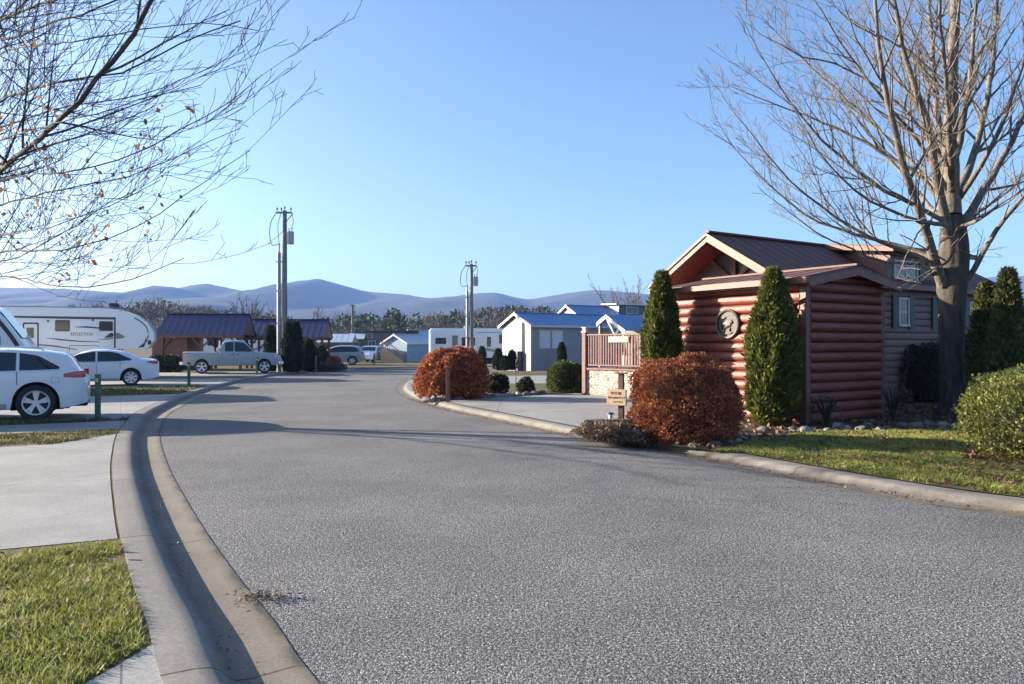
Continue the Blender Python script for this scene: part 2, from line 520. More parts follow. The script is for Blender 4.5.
def ground_mat(name, cols, scale=1.2, fine=45, bump=.5):
    m, nt, b = _nt(name)
    N, L = nt.nodes, nt.links
    tc = N.new('ShaderNodeTexCoord')
    n = N.new('ShaderNodeTexNoise'); n.inputs['Scale'].default_value = scale; n.inputs['Detail'].default_value = 9; n.inputs['Roughness'].default_value = .72
    L.new(tc.outputs['Object'], n.inputs['Vector'])
    f = N.new('ShaderNodeTexNoise'); f.inputs['Scale'].default_value = fine; f.inputs['Detail'].default_value = 4; L.new(tc.outputs['Object'], f.inputs['Vector'])
    ad = N.new('ShaderNodeMix'); ad.data_type = 'FLOAT'; ad.inputs['Factor'].default_value = .5; L.new(n.outputs['Fac'], ad.inputs['A']); L.new(f.outputs['Fac'], ad.inputs['B'])
    rp = N.new('ShaderNodeValToRGB'); E = rp.color_ramp.elements
    k = len(cols)
    E[0].position = .34; E[0].color = (*cols[0], 1); E[1].position = .66; E[1].color = (*cols[-1], 1)
    for i in range(1, k - 1):
        e = E.new(.34 + .32 * i / (k - 1)); e.color = (*cols[i], 1)
    L.new(ad.outputs['Result'], rp.inputs['Fac']); L.new(rp.outputs['Color'], b.inputs['Base Color'])
    b.inputs['Roughness'].default_value = .95; b.inputs['Specular IOR Level'].default_value = .15
    bp = N.new('ShaderNodeBump'); bp.inputs['Strength'].default_value = bump; bp.inputs['Distance'].default_value = .03
    L.new(f.outputs['Fac'], bp.inputs['Height']); L.new(bp.outputs['Normal'], b.inputs['Normal'])
    return m


M_asph = asphalt_mat()
M_conc = concrete_mat('concrete', (.25, .243, .232))
M_kerb = concrete_mat('kerb_concrete', (.205, .187, .168), True)
M_lawn = ground_mat('lawn', [(.05, .038, .024), (.085, .068, .036), (.125, .11, .05), (.18, .15, .08)])
M_soil = ground_mat('soil', [(.03, .022, .016), (.06, .045, .032), (.10, .075, .055), (.16, .12, .09)], 2.5, 30, .9)
M_field = ground_mat('field', [(.08, .08, .035), (.14, .13, .06), (.2, .18, .09)], .05, 3, .3)

sheet('ground', [(-3200, -3200), (3200, -3200), (3200, 3200), (-3200, 3200)], -.08, M_field)
sheet('road', left_edge + list(reversed(right_edge)), 0.0, M_asph)

KP = [(0, -.03), (0.0, .005), (.10, .0), (.26, -.012), (.34, -.005), (.375, .02), (.41, .06), (.455, .084), (.53, .093), (.68, .093), (.68, -.05)]


def kerb(name, path, sgn, zs=1.0, ws=1.0):
    b = MB(); n = len(KP); uvs = []
    s = 0.0
    for i, p in enumerate(path):
        d = (path[min(i + 1, len(path) - 1)] - path[max(i - 1, 0)]).normalized()
        nv = Vector((-d.y, d.x, 0)) * sgn
        if i: s += (p - path[i - 1]).length
        for (o, z) in KP:
            q = p + nv * (o * ws - .02); b.v.append((q.x, q.y, z * zs)); uvs.append((s, o / .68))
    for i in range(len(path) - 1):
        for j in range(n - 1):
            b.f.append((i * n + j, i * n + j + 1, (i + 1) * n + j + 1, (i + 1) * n + j)); b.m.append(0)
    o = b.build(name, M_kerb, None, True, 60)
    uv = o.data.uv_layers.new(name='UVMap')
    vi = np.empty(len(o.data.loops), dtype=np.int32); o.data.loops.foreach_get('vertex_index', vi)
    uv.data.foreach_set('uv', np.array(uvs, dtype=np.float32)[vi].ravel())
    o['kind'] = 'structure'
    return o


kerb('kerb', left_edge, 1)
kerb('kerb', right_edge, -1, .95, .92)
LB = offset(left_edge, .655)
RB = offset(right_edge, -.6)
sheet('lawn', LB + [Vector((70, 140, 0)), Vector((-110, 140, 0)), Vector((-110, -30, 0)), Vector((0, -30, 0))], LZ, M_lawn)
sheet('lawn', RB + [Vector((70, -20, 0))], RZ, M_lawn)


def lb_at(Y):
    for a, b in zip(LB, LB[1:]):
        if a.y <= Y <= b.y:
            t = (Y - a.y) / (b.y - a.y); return a + (b - a) * t
    return LB[-1]


def rb_at(Y):
    for a, b in zip(RB, RB[1:]):
        if a.y <= Y <= b.y:
            t = (Y - a.y) / (b.y - a.y); return a + (b - a) * t
    return RB[-1]


def row_line(Y, ang, n=34, flare=0.0):
    """edge of a parking pad: from the kerb back at Y, away from the road"""
    p = lb_at(Y)
    d = Vector((-math.cos(R(ang)), -math.sin(R(ang)), 0))
    out = [p]
    if flare:
        q = lb_at(Y - flare); out.append(q + d * .9)
        out.append(q + d * n)
    else:
        out.append(p + d * n)
    return out


def pad(name, Y0, a0, Y1, a1, f0=0, f1=0):
    e0 = row_line(Y0, a0, flare=f0); e1 = row_line(Y1, a1, flare=f1)
    mid = [p for p in LB if Y0 < p.y < Y1 and p.x < 0]
    poly = [e0[-1]] + [p + Vector((-.028, -.012, 0)) for p in list(reversed(e0[:-1])) + mid + e1[:1]] + e1[1:]
    sheet(name, poly, LZ + .005, M_conc)
    return poly


ANG = 27
pad('parking_pad', 6.25, 25, 13.7, 27, 0, 1.1)
pad('parking_pad', 14.5, 27, 16.1, 27)
pad('parking_pad', 16.6, 27, 25.0, 26)
pad('parking_pad', 30.5, 22, 37.5, 22)
pad('parking_pad', 41.3, 20, 47.5, 20)
# small walk at the lower left corner
sheet('footpath', [p for p in LB if 1.8 < p.y < 4.05 and p.x < .6] + [Vector((-1.93, 3.75, 0)), Vector((-2.0, 3.45, 0)), Vector((-2.25, 2.9, 0)), Vector((-2.2, 1.8, 0))], LZ + .005, M_conc)
# driveway on the right, and the pad of the blue-roofed house beyond it
dr = [p for p in RB if 12.85 < p.y < 21.6]
DRIVE = dr + [Vector((-1.5, 22.2, 0)), Vector((1.1, 24.6, 0)), Vector((2.3, 25.2, 0)), Vector((6, 20.5, 0)), Vector((3.2, 19.0, 0)), Vector((2.7, 16.2, 0)), Vector((1.75, 14.3, 0))]
sheet('driveway', DRIVE, RZ + .005, M_conc)
dr2 = [p for p in RB if 31.0 < p.y < 38.5 and p.x < 0]
sheet('driveway', dr2 + [Vector((12, 43.5, 0)), Vector((14, 37, 0)), Vector((3, 32.0, 0))], RZ + .005, M_conc)
# planting bed of mulch and rock round the log building
BED = [Vector((1.15, 13.35, 0)), Vector((1.72, 14.3, 0)), Vector((2.66, 16.2, 0)), Vector((3.1, 19.0, 0)), Vector((6, 21, 0)), Vector((14, 27, 0)), Vector((20, 22, 0)), Vector((11.5, 14.4, 0)), Vector((7.6, 14.1, 0)), Vector((5.2, 13.7, 0)), Vector((4.0, 12.6, 0)), Vector((3.3, 11.55, 0)), Vector((2.95, 11.35, 0)), Vector((2.3, 12.2, 0))]
sheet('planting_bed', BED, RZ + .006, M_soil)
BED2 = [Vector((6.1, 10.4, 0)), Vector((6.9, 11.6, 0)), Vector((9.5, 12.5, 0)), Vector((12, 11, 0)), Vector((9.0, 8.6, 0)), Vector((7.2, 9.0, 0))]
sheet('planting_bed', BED2, RZ + .006, M_soil)
# strip of bed at the far side of the driveway
BED3 = [Vector((-2.6, 22.0, 0)), Vector((-1.6, 22.1, 0)), Vector((1.1, 24.7, 0)), Vector((2.2, 25.3, 0)), Vector((2.0, 27, 0)), Vector((-1.4, 25.0, 0)), Vector((-3.0, 24.0, 0))]
sheet('planting_bed', BED3, RZ + .006, M_soil)


# ------------------------------------------------------------------ grass, leaves on the ground
def blades(name, label, pts, z, hgt, m, lean=.5, w=.006):
    n = len(pts)
    c = np.zeros((n, 3)); c[:, :2] = pts; c[:, 2] = z
    a = nrg.uniform(0, 2 * math.pi, n)
    h = hgt * nrg.uniform(.35, 1.25, n)
    ln = h * nrg.uniform(.1, lean * 2, n)
    b2 = nrg.uniform(0, 2 * math.pi, n)
    side = np.stack([np.cos(b2), np.sin(b2), np.zeros(n)], axis=1) * (w * nrg.uniform(.6, 1.5, n))[:, None]
    tip = c + np.stack([np.cos(a) * ln, np.sin(a) * ln, h], axis=1)
    V = np.stack([c - side, c + side, tip], axis=1)
    o = quads_obj(name, V, m, None, 3)
    return tag(o, label, 'grass', None, 'stuff')


def scatter(poly, n, clump=0.0, seed=1):
    xs = [p[0] for p in poly]; ys = [p[1] for p in poly]
    out = []
    while len(out) < n:
        x = rnd.uniform(min(xs), max(xs)); y = rnd.uniform(min(ys), max(ys))
        if not inside((x, y), poly):
            continue
        if clump and rnd.random() > 1.05 - clump + 1.6 * clump * (noise.noise(Vector((x * 1.7, y * 1.7, seed))) + .6 * noise.noise(Vector((x * 6, y * 6, seed + 3)))):
            continue
        out.append((x, y))
    return np.array(out)


M_grass = leafmat('grass_blades', [(.07, .056, .022), (.125, .135, .03), (.215, .24, .045), (.33, .34, .085), (.44, .38, .19)], .6, .3)
M_dry = leafmat('grass_dry', [(.06, .06, .02), (.1, .11, .03), (.16, .15, .06), (.24, .2, .1)], .7, .25)
M_fallen = leafmat('fallen_leaf', [(.05, .025, .015), (.12, .055, .03), (.2, .1, .05), (.27, .17, .1)], .7, .15)
l0 = row_line(6.2, 25, 6)
GA = [Vector((-1.95, 3.8, 0))] + [p + Vector((-.04, 0, 0)) for p in LB if 4.02 < p.y < 6.2] + [l0[-1], Vector((-6.5, 2.2, 0)), Vector((-2.3, 2.3, 0)), Vector((-2.02, 3.4, 0))]
blades('grass', 'short green lawn in the lower left corner by the kerb', scatter(GA, 110000, .5, 2), LZ - .005, .05, M_grass, .8, .005)
s1 = [lb_at(13.75)] + [p for p in LB if 13.75 < p.y < 14.45 and p.x < 0] + [row_line(14.5, 27)[-1], row_line(13.7, 27, flare=1.1)[-1], row_line(13.7, 27, flare=1.1)[1]]
blades('grass', 'scruffy grass strip crossing behind the nearest parking pad', scatter([p for p in s1 if True], 42000, .6, 5), LZ - .005, .07, M_dry, .8, .012)
s2 = [lb_at(16.15)] + [row_line(16.1, 27)[-1], row_line(16.6, 27)[-1], lb_at(16.6)]
blades('grass', 'thin dark grass strip beside the white wagon', scatter(s2, 12000, .5, 6), LZ - .005, .09, M_dry, .8, .014)
s3 = [lb_at(25.05)] + [p for p in LB if 25.1 < p.y < 30.4 and p.x < 0] + [row_line(30.5, 22, 20)[-1], row_line(25.0, 26, 20)[-1]]
blades('grass', 'grass strip in front of the white sedan', scatter(s3, 26000, .6, 7), LZ - .005, .08, M_dry, .8, .02)
GR = [p + Vector((.03, .03, 0)) for p in RB if 6.4 < p.y < 11.2 and p.x > 0] + [Vector((2.95, 11.3, 0)), Vector((3.35, 11.55, 0)), Vector((4.0, 12.6, 0)), Vector((5.2, 13.7, 0)), Vector((7.6, 14.1, 0)), Vector((9.5, 14.2, 0)), Vector((6.9, 11.7, 0)), Vector((6.05, 10.4, 0)), Vector((7.2, 8.9, 0)), Vector((8.6, 8.2, 0))]
blades('grass', 'patchy lawn between the right kerb and the log building', scatter(GR, 120000, .6, 3), RZ - .005, .055, M_grass, .9, .007)


def litter(name, label, pts, z, s, m, ratio=.7):
    n = len(pts)
    c = np.zeros((n, 3)); c[:, :2] = pts; c[:, 2] = z + nrg.uniform(.003, .03, n)
    ax = nrg.normal(0, 1, (n, 3)); ax[:, 2] *= .35
    V = leaf_quads(c, unit(ax), s, s * ratio, .05)
    V[:, 2] = np.maximum(V[:, 2], z + .002)
    return tag(quads_obj(name, V, m), label, 'leaf litter', None, 'stuff')


litter('fallen_leaves', 'brown leaves lying in the corner lawn', scatter(GA, 330, 0, 1), LZ + .015, .055, M_fallen)
litter('fallen_leaves', 'brown leaves scattered on the right lawn', scatter(GR, 1900, .8, 4), RZ + .015, .06, M_fallen)
litter('fallen_leaves', 'bark mulch and leaves round the log building', scatter(BED, 9000, 0, 4), RZ + .004, .09, M_fallen)
litter('fallen_leaves', 'drift of brown leaves under the yellow-green hedge', scatter(BED2, 3500, 0, 4), RZ + .004, .08, M_fallen)
dp = np.array([(-1.62 + rnd.gauss(0, .11), 5.02 + rnd.gauss(0, .05)) for _ in range(240)])
litter('plant_debris', 'clump of dry twigs and leaves on the gutter edge', dp, .008, .04, mat('dry_twig', (.12, .085, .06), .9, .4, 8), .2)
gp = []
for p in left_edge:
    if 3.2 < p.y < 13 and noise.noise(Vector((p.y * .9, 3, 1))) > -.05:
        for _ in range(22):
            gp.append((p.x - .31 + rnd.gauss(0, .04), p.y - .17 + rnd.gauss(0, .12)))
litter('plant_debris', 'crumbs of soil and leaf lying in the left gutter', np.array(gp), -.008, .02, M_fallen)
gp = []
for p in right_edge:
    if 6 < p.y < 24:
        for _ in range(26):
            gp.append((p.x + rnd.gauss(.06, .07), p.y + rnd.gauss(.05, .08)))
litter('plant_debris', 'soil and leaf crumbs along the right gutter', np.array(gp), .006, .026, M_fallen)
# loose stone on the asphalt nearest the camera is part of the asphalt's own texture
# ================================================================== BARE TREES
def bark_mat(name, a, b_, scale=9):
    m, nt, b = _nt(name)
    N, L = nt.nodes, nt.links
    tc = N.new('ShaderNodeTexCoord'); mp = N.new('ShaderNodeMapping'); mp.inputs['Scale'].default_value = (1, 1, .22)
    L.new(tc.outputs['Object'], mp.inputs['Vector'])
    n = N.new('ShaderNodeTexNoise'); n.inputs['Scale'].default_value = scale; n.inputs['Detail'].default_value = 8; n.inputs['Roughness'].default_value = .7
    L.new(mp.outputs['Vector'], n.inputs['Vector'])
    rp = N.new('ShaderNodeValToRGB'); E = rp.color_ramp.elements
    E[0].position = .33; E[0].color = (*a, 1); E[1].position = .68; E[1].color = (*b_, 1)
    L.new(n.outputs['Fac'], rp.inputs['Fac']); L.new(rp.outputs['Color'], b.inputs['Base Color'])
    b.inputs['Roughness'].default_value = .9; b.inputs['Specular IOR Level'].default_value = .2
    bp = N.new('ShaderNodeBump'); bp.inputs['Strength'].default_value = .8; bp.inputs['Distance'].default_value = .03
    L.new(n.outputs['Fac'], bp.inputs['Height']); L.new(bp.outputs['Normal'], b.inputs['Normal'])
    return m


M_bark = bark_mat('bark', (.034, .028, .026), (.12, .098, .082))  # bark darkened: the shade on the trunk is put into the colour
M_bark_young_lit = bark_mat('bark_young_lit', (.06, .05, .044), (.23, .19, .155), 12)  # paler young bark, with the sunlit tone of the limbs painted in
M_bark2 = bark_mat('bark_far', (.10, .085, .075), (.2, .17, .15), 3)


def rvec(r):
    return Vector((r.gauss(0, 1), r.gauss(0, 1), r.gauss(0, 1)))


TIP = .0044


def grow(mb, p, d, r, L, lev, T, rg, tips=None):
    n = T['seg'][lev]
    st = L / n
    pts = [p.copy()]
    for i in range(n):
        d = (d + rvec(rg) * T['wig'][lev] + Vector((0, 0, 1)) * T['up'][lev] + T['pull'] * T['pk'][lev]).normalized()
        p = p + d * st; pts.append(p.copy())
    rad = [max(TIP, r * (1 - .82 * (i / n))) for i in range(n + 1)]
    mb.tube(pts, rad, 6 if r > .03 else (4 if r > .012 else 3), cap=False)
    if tips is not None and lev >= 2: tips.append(pts[-1])
    side(mb, pts, rad, L, lev, T, rg, tips)


def side(mb, pts, rad, L, lev, T, rg, tips, t0=.18):
    if lev + 1 >= len(T['seg']):
        return
    k = max(1, int(L * T['den'][lev] * rg.uniform(.8, 1.2)))
    n = len(pts) - 1
    for c in range(k):
        t = t0 + (1 - t0) * (c + rg.random()) / k
        x = min(n - 1, int(t * n)); f = t * n - x
        q = pts[x].lerp(pts[x + 1], f); dd = (pts[x + 1] - pts[x]).normalized(); rr = rad[x] + (rad[x + 1] - rad[x]) * f
        pr = dd.cross(rvec(rg))
        if pr.length < 1e-3: continue
        pr.normalize()
        # twigs spread mostly sideways and upward
        if pr.z < -.2 and rg.random() < .7: pr.z = -pr.z
        ang = R(rg.uniform(28, 52))
        nd = dd * math.cos(ang) + pr * math.sin(ang)
        ln = T['len'][lev] * L * rg.uniform(.5, 1.15) * (1 - .55 * t)
        ln = max(ln, T['min'][lev])
        grow(mb, q, nd, max(TIP, min(rr * .55, .011 * ln + .004)), ln, lev + 1, T, rg, tips)


def limb(mb, pts, r0, r1, T, rg, tips, t0=.2):
    """a main limb through given points, dressed with branches"""
    path = catmull(pts, .35)
    n = len(path) - 1
    for i in range(1, n):
        path[i] = path[i] + rvec(rg) * .012
    L = sum((b - a).length for a, b in zip(path, path[1:]))
    rad = [r0 + (r1 - r0) * (i / n) ** .8 for i in range(n + 1)]
    mb.tube(path, rad, 10 if r0 > .08 else 7, cap=False)
    side(mb, path, rad, L, 0, T, rg, tips, t0)


# --- the tall bare tree on the right
rg = random.Random(21)
TR = dict(seg=(6, 6, 5, 4), wig=(.06, .09, .12, .14), up=(.06, .05, .035, .02), pull=Vector((0, 0, 0)), pk=(0, 0, 0, 0), den=(2.6, 3.7, 4.6), len=(.46, .46, .5), min=(.7, .35, .18))
tree = thing('bare_tree', 'tall bare tree with thick grey trunk beside the brown cabin', 'tree', (0, 0, 0), 0)
D = 17.4
bx = PX(952.5, D)
mb = MB()
tp = [Vector((bx + .02, D, RZ - .05)), Vector((bx + .02, D, .35)), Vector((bx, D, 1.0)), Vector((bx - .02, D, 2.2)), Vector((bx, D, 3.1)), Vector((bx + .03, D, 3.7)), Vector((bx + .02, D, 4.6))]
mb.tube(catmull(tp, .25), [.255 + .14 * max(0, 1 - i * .3) + .055 * max(0, min(1, (i - 7) / 4)) - .02 * max(0, i - 13) for i in range(len(catmull(tp, .25)))], 44)
for i, q in enumerate(mb.v):
    ax_ = Vector((q[0] - bx, q[1] - D, 0)); k_ = noise.noise(Vector((ax_.x * 9, ax_.y * 9, q[2] * 1.3))) * .026 + noise.noise(Vector((ax_.x * 22, ax_.y * 22, q[2] * 2.2))) * .014 + noise.noise(Vector((ax_.x * 2, ax_.y * 2, q[2] * .8))) * .03
    if ax_.length > .05: ax_ = ax_.normalized() * k_; mb.v[i] = (q[0] + ax_.x, q[1] + ax_.y, q[2])
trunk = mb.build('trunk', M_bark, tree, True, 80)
mb = MB()
LM = [
    # (image column, image row, metres nearer/farther than the trunk), radius at root and tip
    ([(952, 215, 0), (951, 150, .1), (953, 70, 0), (957, -30, -.1), (955, -140, .2)], 0.213, 0.0400),
    ([(948, 235, -.1), (938, 180, -.5), (927, 122, -.9), (909, 66, -1.1), (898, 20, -1.2), (885, -60, -1.3)], 0.123, 0.0240),
    ([(943, 285, -.1), (935, 262, -.3), (928, 235, -.6), (908, 178, -1.3), (893, 120, -1.8), (879, 44, -2.1), (872, -50, -2.3)], 0.123, 0.0200),
    ([(958, 235, 0), (974, 205, .3), (999, 165, .9), (1026, 112, 1.3), (1060, 40, 1.7)], 0.115, 0.0240),
    ([(962, 285, 0), (973, 270, -.2), (996, 230, -.6), (1020, 200, -1), (1075, 140, -1.4)], 0.082, 0.0160),
    ([(954, 205, 0), (964, 180, .4), (979, 140, 1.0), (991, 80, 1.4), (998, 10, 1.6), (1003, -70, 1.7)], 0.107, 0.0240),
    ([(950, 215, .1), (942, 150, .9), (935, 80, 1.5), (930, 0, 1.9), (922, -80, 2.2)], 0.107, 0.0240),
    ([(946, 210, 0), (925, 180, .3), (896, 160, .6), (838, 128, 1.0), (778, 105, 1.2), (722, 80, 1.3)], 0.061, 0.0048),
    ([(946, 222, -.1), (915, 205, -.6), (870, 180, -1.1), (812, 128, -1.6), (770, 70, -1.8), (738, 10, -2.0)], 0.061, 0.0056),
    ([(941, 270, -.1), (915, 255, -.5), (880, 242, -.8), (838, 218, -1.2), (790, 180, -1.5), (752, 135, -1.7), (722, 95, -1.8)], 0.057, 0.0048),
    ([(940, 262, .1), (910, 248, .5), (870, 238, .8), (820, 222, 1.1), (775, 190, 1.3), (736, 150, 1.4), (712, 110, 1.4)], 0.053, 0.0048),
    ([(938, 278, 0), (918, 264, -.5), (885, 262, -.9), (850, 248, -1.1), (815, 232, -1.3), (780, 205, -1.4), (757, 185, -1.4)], 0.041, 0.0040),
    ([(947, 190, 0), (918, 140, -.4), (880, 95, -.8), (840, 40, -1), (800, -20, -1.2)], 0.061, 0.0096),
    ([(949, 175, .1), (925, 120, .7), (890, 60, 1.1), (862, -10, 1.4)], 0.066, 0.0120),
    ([(947, 200, .1), (915, 165, 1.2), (870, 120, 2.0), (815, 70, 2.6), (765, 20, 2.9)], 0.057, 0.0064),
    ([(958, 200, .1), (990, 150, -1), (1015, 90, -1.7), (1035, 20, -2.1)], 0.074, 0.0160),
    ([(955, 160, .2), (968, 100, -.6), (975, 30, -1), (985, -60, -1.2)], 0.082, 0.0160),
    ([(952, 190, -.2), (950, 130, -1.4), (945, 60, -2.3), (938, -20, -3)], 0.090, 0.0160),
    ([(956, 230, -.2), (985, 215, -1.3), (1022, 190, -2.2), (1070, 165, -2.8)], 0.057, 0.0080),
    ([(954, 240, .2), (975, 215, 1.4), (1010, 190, 2.6), (1050, 150, 3.4)], 0.074, 0.0096),
    ([(949, 225, .2), (925, 200, 1.6), (895, 165, 2.8), (850, 110, 3.6), (815, 60, 4.0)], 0.066, 0.0080),
    ([(946, 225, -.3), (915, 220, -1.7), (870, 200, -2.7), (830, 165, -3.4), (795, 110, -3.8)], 0.057, 0.0064),
    ([(947, 165, 0), (905, 110, .2), (850, 70, .4), (790, 50, .5), (735, 15, .6)], 0.049, 0.0048),
]
for pts, r0, r1 in LM:
    limb(mb, [P(a, b, D + c) for a, b, c in pts], r0, r1, TR, rg, None)
# low dead shoots round the fork
for a, b, c, e in ((880, 294, 905, 285), (905, 292, 938, 268), (985, 262, 960, 250), (925, 262, 900, 235), (968, 230, 945, 262)):
    limb(mb, [P(948, 262, D - .35), P(c, e, D - .6), P(a, b, D - .7)], .022, .004, TR, rg, None, .4)
mb.build('crown', M_bark_young_lit, tree, True, 80)

# --- the left tree: trunk outside the frame, limbs reach in over the pads
rg = random.Random(5)
TLt = dict(seg=(7, 6, 5, 4), wig=(.04, .055, .07, .08), up=(.045, .04, .035, .03), pull=Vector((1, 0, .1)), pk=(.04, .03, .02, .01), den=(1.8, 2.9, 3.4), len=(.28, .44, .48), min=(.8, .35, .16))
tree2 = thing('bare_tree', 'bare tree reaching in from the left with a few brown leaves', 'tree', (0, 0, 0), 0)
D2 = 17.6
tx = -13.0
mb = MB()
mb.tube([(tx, D2, LZ - .05), (tx, D2, .4), (tx + .02, D2, 1.2), (tx + .05, D2, 2.0), (tx + .06, D2, 2.6), (tx + .07, D2, 2.95)], [.34, .27, .24, .22, .15, .07], 14)
mb.build('trunk', M_bark, tree2, True, 80)
mb = MB(); tips = []
TIP = .0042
def from_trunk(z): return Vector((tx + .05, D2, 1.75 + (z - 2.55) * .6))
LL = [
    (3.3, [(-60, 208, 0), (0, 170, -.3), (60, 118, -.6), (112, 62, -.9), (150, 5, -1.1), (180, -60, -1.3)], 0.055, 0.0340),
    (3.6, [(-60, 140, .2), (0, 100, .5), (60, 82, .8), (120, 72, 1.0), (180, 42, 1.2), (240, 20, 1.3)], 0.055, 0.0102),
    (3.2, [(-60, 200, -.3), (0, 180, -.7), (60, 172, -1.1), (120, 160, -1.4), (180, 130, -1.6), (230, 100, -1.7), (262, 74, -1.8)], 0.038, 0.0051),
    (2.8, [(-60, 265, .2), (0, 252, .4), (60, 250, .6), (110, 238, .7), (160, 212, .9), (205, 180, 1.0), (250, 150, 1.1)], 0.035, 0.0051),
    (2.55, [(-60, 290, -.2), (0, 277, -.5), (60, 286, -.7), (110, 284, -.9), (150, 272, -1.0), (184, 258, -1.1)], 0.027, 0.0051),
    (3.0, [(-60, 225, .4), (0, 205, .9), (60, 190, 1.4), (130, 175, 1.9), (190, 150, 2.2), (240, 128, 2.4)], 0.033, 0.0051),
    (3.9, [(-60, 90, -.4), (0, 52, -.9), (70, 42, -1.4), (140, 30, -1.8), (200, 22, -2.0), (258, 30, -2.1)], 0.044, 0.0051),
    (4.2, [(-60, 60, .5), (0, 20, 1.1), (60, -5, 1.6), (120, -40, 2.0)], 0.049, 0.0170),
    (3.5, [(-60, 160, .6), (0, 128, 1.4), (70, 105, 2.2), (140, 95, 2.9), (200, 70, 3.4), (245, 50, 3.7)], 0.038, 0.0051),
    (3.4, [(-60, 170, -.8), (0, 140, -1.8), (70, 120, -2.6), (140, 100, -3.2), (200, 85, -3.5)], 0.035, 0.0051),
    (4.0, [(-50, 75, .1), (20, 35, .2), (90, 10, .3), (150, -20, .4)], 0.046, 0.0127),
    (2.7, [(-60, 268, 1.0), (0, 262, 2.0), (50, 240, 2.6), (100, 208, 3.1), (150, 165, 3.4)], 0.027, 0.0051),
    (2.9, [(-60, 240, -.9), (0, 235, -1.8), (50, 226, -2.4), (110, 205, -2.9), (160, 180, -3.2)], 0.027, 0.0051),
]
for z, pts, r0, r1 in LL:
    limb(mb, [from_trunk(z)] + [P(a, b, D2 + .55 * c - 5.8 * min(1, max(0, (a + 80) / 130))) for a, b, c in pts], r0, r1, TLt, rg, tips)
for a_, e_, z_ in ((2.9, .75, 3.4), (3.5, .6, 3.0), (2.3, .9, 3.8)):
    grow(mb, from_trunk(z_), Vector((math.cos(a_) * math.cos(e_), math.sin(a_) * math.cos(e_), math.sin(e_))), .07, 4.2, 0, TLt, rg)
mb.build('crown', M_bark, tree2, True, 80)
tips = [t for t in tips if t.z < 5.4 and -60 < 512 + t.x / t.y * F < 190]
rg.shuffle(tips)
cl = np.array([[*(t + rvec(rg) * .05)] for t in tips[:210] for _ in range(rg.choice((1, 1, 2)))])
M_leaf = leafmat('autumn_leaf', [(.16, .06, .02), (.3, .12, .035), (.4, .2, .06)], .6, .4)
quads_obj('leaves', leaf_quads(cl, np.tile([[.2, 0, -1.0]], (len(cl), 1)), .09, .065, .4), M_leaf, tree2)

# ================================================================== SHRUBS
M_core = mat('shrub_core', (.028, .022, .014), .95, .3, 5)
M_rust = leafmat('rust_leaf', [(.11, .034, .018), (.25, .080, .036), (.42, .15, .066), (.52, .22, .10)], .6, .25)
M_thuja = leafmat('thuja_leaf', [(.025, .032, .009), (.06, .072, .014), (.12, .132, .024), (.20, .205, .045)], .6, .25)
M_thuja_dark = leafmat('thuja_dark_leaf', [(.014, .022, .009), (.028, .04, .014), (.045, .06, .02)], .6, .2)
M_thuja_pale = leafmat('thuja_pale_leaf', [(.02, .026, .01), (.05, .06, .018), (.12, .125, .04), (.2, .19, .07)], .6, .2)
M_hedge = leafmat('hedge_leaf', [(.06, .07, .015), (.13, .15, .033), (.23, .24, .06), (.34, .32, .11)], .5, .25)
M_box = leafmat('boxwood_leaf', [(.03, .045, .01), (.065, .085, .018), (.12, .13, .03)], .55, .25)
M_purple = leafmat('juniper_leaf', [(.06, .038, .028), (.13, .085, .058), (.20, .14, .10), (.23, .18, .11)], .7, .2)
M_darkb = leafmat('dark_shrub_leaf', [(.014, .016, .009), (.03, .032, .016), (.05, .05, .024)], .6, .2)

shrub('rust_shrub', 'rust-red rounded shrub in front of the log shed', 'shrub', (PX(686, 12.7), 12.75, RZ), .87, .88, 1.36, M_rust, M_core, 46000, .042, .03, 3, 2.25, .17, .75)
shrub('rust_shrub', 'rust-red rounded shrub at the far driveway corner', 'shrub', (PX(451, 22.8), 22.9, RZ), 1.05, 1.0, 1.46, M_rust, M_core, 30000, .065, .045, 8, 2.3, .15, .75)
shrub('low_shrub', 'low purple-brown spreading shrub at the foot of the signpost', 'shrub', (PX(613, 12.9), 12.9, RZ), .58, .78, .27, M_purple, M_core, 9000, .055, .03, 4, 2.2, .28, .8, depth=.4)
shrub('hedge_shrub', 'loose yellow-green hedge shrub at the right edge of the lawn', 'shrub', (PX(1036, 10.6), 10.7, RZ), .82, .9, 1.2, M_hedge, M_core, 24000, .05, .028, 6, 2.3, .2, .8, depth=.4, up=.9)
shrub('green_shrub', 'rounded yellow-green shrub beside the deck post', 'shrub', (PX(566, 25.6), 25.8, RZ), .6, .6, 1.02, M_box, M_core, 12000, .06, .04, 9, 2.5, .12, .7)
shrub('dark_shrub', 'low dark shrub behind the rock edging beside the far rust-red shrub', 'shrub', (PX(497, 25.2), 25.3, RZ), .38, .38, .62, M_darkb, M_core, 4000, .06, .04, 10, 2.3, .2, .7)
shrub('dark_shrub', 'small dark twiggy shrub at the middle of the rock edging', 'shrub', (PX(526, 24.6), 24.75, RZ), .25, .25, .52, M_darkb, M_core, 3000, .055, .03, 11, 2.3, .25, .7)
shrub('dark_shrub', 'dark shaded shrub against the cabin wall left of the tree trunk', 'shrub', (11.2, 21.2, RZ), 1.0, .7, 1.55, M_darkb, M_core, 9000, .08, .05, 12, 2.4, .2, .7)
shrub('dark_shrub', 'wide dark shrub in the shade between tree trunk and conifers', 'shrub', (12.9, 21.9, RZ), .9, .8, 1.75, M_darkb, M_core, 9000, .08, .05, 14, 2.4, .2, .7)
